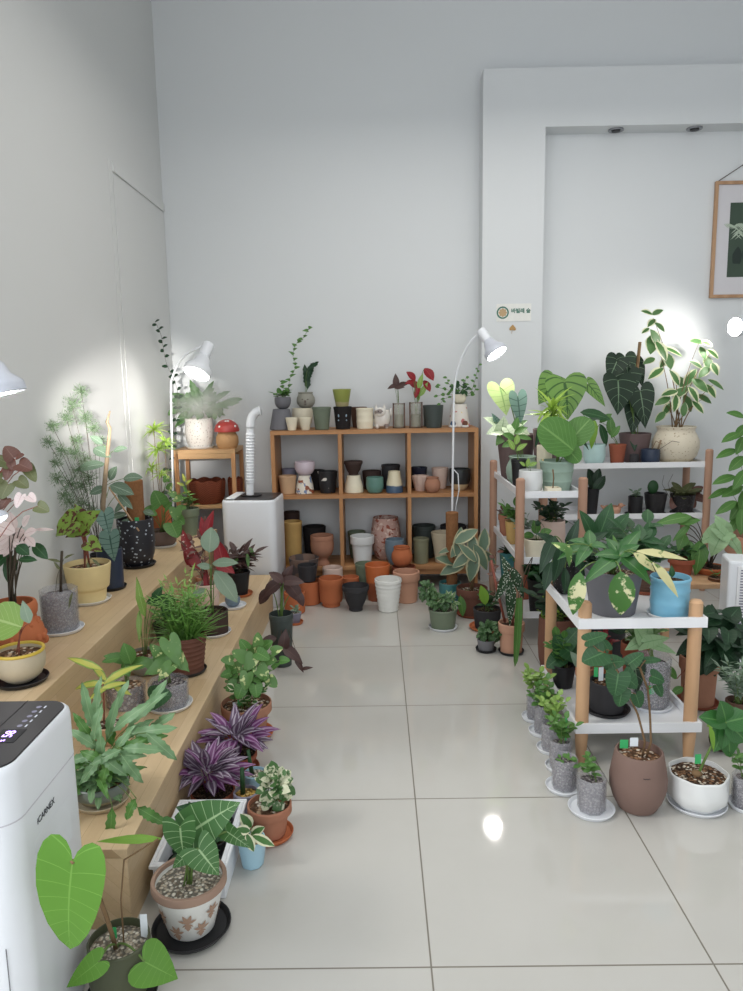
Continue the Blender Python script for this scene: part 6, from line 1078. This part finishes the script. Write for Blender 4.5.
# ================================================================== floor between the shelf and the racks
g = pot('potted_hoya', 'sage green pot of curly hoya, nearest the middle of the aisle', 443, 631, 608, 29, 'lip', 'sage_dark', 0, rb=.82, soil='pumice', sau='white_plastic', sl='white saucer under the sage pot of curly hoya', sw=25)
clump(g, 'l_curly', 'round', 440, 601, 12, 5, 100, 6, 5, droop=1.2, cup=.5, ns=4); clump(g, 'l_curly', 'round', 427, 590, 7, 8, 60, 6, 5, droop=1.2, cup=.5, dy=.02, pet='stem_green', ns=4); clump(g, 'l_varieg2', 'lance', 449, 601, 7, 4, 24, 9, 4)
g = pot('potted_rubber_plant', 'glazed teal pot with a brown coir pole and grey-edged leaves', 450, 607, 582, 22, 'cyl', 'teal', 0, soil='bark_mix')
mb = MB(); b_ = at(g, 452, 578, 0); tp = at(g, 452, 512, 0); mb.lathe([(.0005, g.st-.01), (.038, g.st-.01), (.044, tp.z-.004), (.038, tp.z), (.0005, tp.z)], 18, c=(tp.x, 0, 0), lob=lambda th, z: 1+.05*np.sin(z*70)); mb.build('coir_pole', K('coir'), g.root)
px_leaves(g, 'l_rubber', 'oval', [(455, 566, 30, 14, 200, -.06), (449, 560, 24, 12, 160, -.04), (458, 547, 22, 12, 230, -.08), (462, 556, 24, 13, -20, -.06), (446, 550, 14, 6, 190, -.03)], pet='stem_brown', pr=.0022, part='foliage', ns=6)
g = pot('potted_rubber_plant', 'brown clay pot of an upright grey-green variegated rubber plant', 472, 617, 587, 31, 'rim', 'terra_brown', 0, rb=.75, soil='bark_mix', sau='terra_red', sl='red clay saucer under the brown clay pot', sw=32)
mb = MB(); mb.tube([(0, 0, g.st-.004), at(g, 475, 572, 0), at(g, 472, 552, 0)], .006, 6); mb.build('stem', K('stem_brown'), g.root)
px_leaves(g, 'l_rubber', 'oval', [(465, 536, 28, 13, 35, -.05, .1), (459, 543, 30, 12, 80, -.02, .1), (473, 546, 28, 12, 100, -.04, .1), (484, 542, 26, 13, 80, -.02, .1), (481, 556, 30, 13, -60, -.06, .1), (473, 565, 32, 14, -100, -.08, .1), (464, 558, 28, 12, 215, -.06, .1), (488, 556, 22, 10, -30, .02, .1), (469, 553, 26, 10, 130, -.09, .1)], pet='stem_brown', pr=.002, root=(0, 0), ns=6)
px_leaves(g, 'l_mid', 'oval', [(462, 605, 20, 9, -80, -.1)], pet='stem_green', pr=.002, part='foliage')
g = pot('potted_philodendron', 'dark grey pot with one glowing lime leaf', 487, 631, 608, 28, 'taper', 'charcoal', 0, rb=.86, soil='peat', sau='terra_orange', sl='orange saucer under the dark grey pot with the lime leaf', sw=36)
px_leaves(g, 'l_lime', 'oval', [(484, 596, 20, 11, 100, -.03, .05)], pet='stem_green', pr=.002); bush(g, 'l_dark', 'oval', 5, 24, 12, 6, 9, 5, lean=(5, 0)); trail(g, 'l_redbrown', [(493, 600), (496, 580), (492, 566), (497, 552)], 8, 5, 'oval', 9, start=(0, 0, g.st))
g = pot('potted_hoya', 'tiny grey cup of curly hoya, foremost by the narrow rack', 486, 652, 639, 18, 'taper', 'grey', 0, rb=.85, soil='peat', sau='black', sl='black saucer under the tiny cup of curly hoya', sw=21); clump(g, 'l_curly', 'round', 491, 632, 11, 9, 90, 7, 6, droop=1.2, cup=.5, ns=4)
g = pot('potted_begonia', 'blush clay pot with white-dotted dark leaves and a long hanging strap leaf', 511, 655, 622, 26, 'rim', 'terra_pink', 0, rb=.82, soil='peat', sau='black', sl='black saucer under the blush clay pot with the strap leaf', sw=25)
px_leaves(g, 'l_spot', 'lance', [(511, 600, 50, 12, -88, -.12, .05), (503, 585, 36, 10, -110, -.04, .05), (518, 582, 34, 10, -70, -.05, .05), (508, 570, 30, 10, 110, 0, .1)], pet='stem_red', pr=.003, droop=.3); 
trail(g, 'l_mid', [(532, 560, -.02), (524, 575, -.14), (518, 598, -.235)], 1, 1, 'oval', 900, start=(0, 0, g.st), pr=.003); px_leaves(g, 'l_mid', 'strap', [(518, 632, 76, 8, -92, -.24, 0)], pet=None, droop=.25)
stick(g, [(505, 622, 0), (497, 590, 0), (491, 560, .02)], .008, 'stem_red')
g = pot('potted_calathea', 'wide brown bowl of gravel on the floor between the two racks', 557, 640, 616, 36, 'round', 'terra_brown', 0, rb=.8, Y=3.85, soil='pumice'); bush(g, 'l_deep', 'oval', 12, 62, 30, 8, 18, 10, lean=(0, 0), ns=4); bush(g, 'l_yg', 'oval', 5, 26, 20, 6, 8, 5)
g = pot('potted_philodendron', 'tall dark pot of crowded leaves on the floor behind the low rack', 606, 640, 600, 40, 'taper', 'charcoal', 0, rb=.8, Y=3.90, soil='peat'); bush(g, 'l_deep', 'oval', 12, 74, 42, 8, 22, 14, ns=4); bush(g, 'l_dark', 'heart', 8, 84, 40, 6, 22, 16, ns=4)
# ================================================================== far right
t = thing('plant_stand', 'low pale plant stand behind the white vented appliance', 'stand', (2.06, 4.52, 0)); mb = MB(); mb.box(-.36, .34, -.20, .20, .32, .35); mb.build('top_board', K('beech'), t, bevel=.003)
for x_ in (-.29, .29):
    for y_ in (-.13, .13): mb = MB(); mb.box(x_-.02, x_+.02, y_-.02, y_+.02, 0, .3198); mb.build('leg', K('beech'), t)
g = pot('potted_syngonium', 'large orange terracotta pot of tall pale arrow leaves behind the sky blue pot', 708, 594, 566, 32, 'rim', 'terra_orange', .351, Y=4.58, soil='peat', rb=.8)
px_leaves(g, 'l_pale', 'arrow', [(713, 535, 34, 24, 200, -.05, .1), (727, 537, 34, 20, -40, -.08, .1), (716, 546, 26, 20, 240, -.1, .1), (738, 548, 28, 14, -55, -.1, .1), (722, 524, 24, 16, 120, 0, .1), (745, 575, 30, 8, 20, -.05, .1)], pet='stem_dark', pr=.004, droop=.6, ns=8, wave=.05); px_leaves(g, 'l_mid', 'lance', [(675, 518, 38, 12, 185, -.1, .1), (690, 520, 26, 10, 20, -.1, .1), (682, 532, 24, 7, 220, -.1, .1), (700, 556, 34, 18, -100, -.08), (692, 552, 26, 12, -80, -.06), (682, 541, 18, 12, -120, -.05)], pet='stem_dark', pr=.003, droop=.7, part='foliage')
g = pot('potted_fern', 'red-brown clay pot behind the sky blue pot', 680, 592, 558, 26, 'rim', 'terra_red', .351, Y=4.56, soil='peat'); bush(g, 'l_dark', 'oval', 6, 20, 16, 6, 11, 7)
g = pot('copper_vase', 'ridged copper-brown vase behind the post of the low rack', 715, 604, 579, 16, 'ribs', 'copper', .351, Y=4.40, rb=.9, soil='peat', cat='vase'); bush(g, 'l_mid', 'oval', 2, 8, 5, 3, 5, 3)
g = pot('potted_schefflera', 'tall peach clay planter of a leafy tree rising behind the white vented appliance', 752, 606, 534, 56, 'rim', 'terra_pink', 0, Y=5.10, rb=.78, soil='peat')
st = MB(); q = [Vector((0, 0, g.st)), at(g, 750, 470, 0), at(g, 748, 420, 0)]; st.tube(q, .010, 6); st.build('stem', K('stem_brown'), g.root)
px_leaves(g, 'l_mid', 'oval', [(738, 414, 20, 9, 160), (732, 436, 22, 9, 200), (742, 430, 20, 10, 220), (728, 452, 24, 9, 195), (738, 462, 22, 11, 215), (726, 478, 26, 10, 190), (734, 490, 26, 11, 200), (741, 478, 24, 11, 230), (728, 506, 26, 9, 205), (738, 508, 26, 10, 225), (720, 492, 24, 7, 200), (736, 522, 24, 10, 230), (741, 444, 20, 10, 240), (744, 500, 26, 12, 250), (742, 520, 26, 12, 260)], pet='stem_green', pr=.0018, part='foliage', lift=.1)
g = pot('potted_geranium', 'large weathered terracotta pot of dense dark green leaves by the low rack', 697, 708, 655, 38, 'rim', 'terra_dust', 0, rb=.8, soil='peat', sau='terra_red', sl='red clay saucer under the weathered terracotta pot', sw=40)
clump(g, 'l_deep', 'heart', 716, 640, 30, 32, 85, 20, 18, dy=0, pet='stem_green', ns=4, hang=.4); px_leaves(g, 'l_mid', 'oval', [(672, 672, 22, 10, 130, -.06), (678, 690, 14, 8, 200, -.08)], pet='stem_red', pr=.002, part='foliage')
g = pot('potted_rosemary', 'slim brown pot of upright needle-leaved sprigs at the edge', 736, 738, 700, 24, 'taper', 'brown', 0, soil='peat'); bush(g, 'l_grey', 'needle', 10, 56, 20, 20, 11, 3, pet='stem_green', ns=2)
g = pot('potted_clover', 'low brown pot of small bright leaves behind the lobed yellow-splashed leaf', 722, 757, 735, 26, 'bowl', 'brown_dark', 0, Y=2.98, soil='peat'); bush(g, 'l_light', 'oval', 12, 22, 22, 7, 8, 6)
# ================================================================== drifting mist from the hose
mb = MB(); mb.sphere((0, 0, 0), .42, .20, .19, 20, 12); q = NT('mist'); t_ = q.t; v_ = q.n('ShaderNodeVolumePrincipled'); v_.inputs['Color'].default_value = (1, 1, 1, 1)
ln = q.n('ShaderNodeVectorMath', operation='LENGTH'); q.L(q.mapping((1/.42, 1/.20, 1/.19)), ln.inputs[0]); fall = q.sstep(ln.outputs['Value'], 1.0, .15)
q.L(q.ma('MULTIPLY', q.ma('MULTIPLY', fall, q.sstep(q.noise(6, 3), .35, .7)), 8), v_.inputs['Density']); v_.inputs['Anisotropy'].default_value = .2
q.L(v_.outputs[0], q.out.inputs['Volume']); t_.nodes.remove(q.b); MATS['mist'] = q.m
tag(mb.build('mist', K('mist'), loc=ony(205, 402, 5.42)), 'pale drifting mist around the fern by the corner lamp', 'mist', kind='stuff')
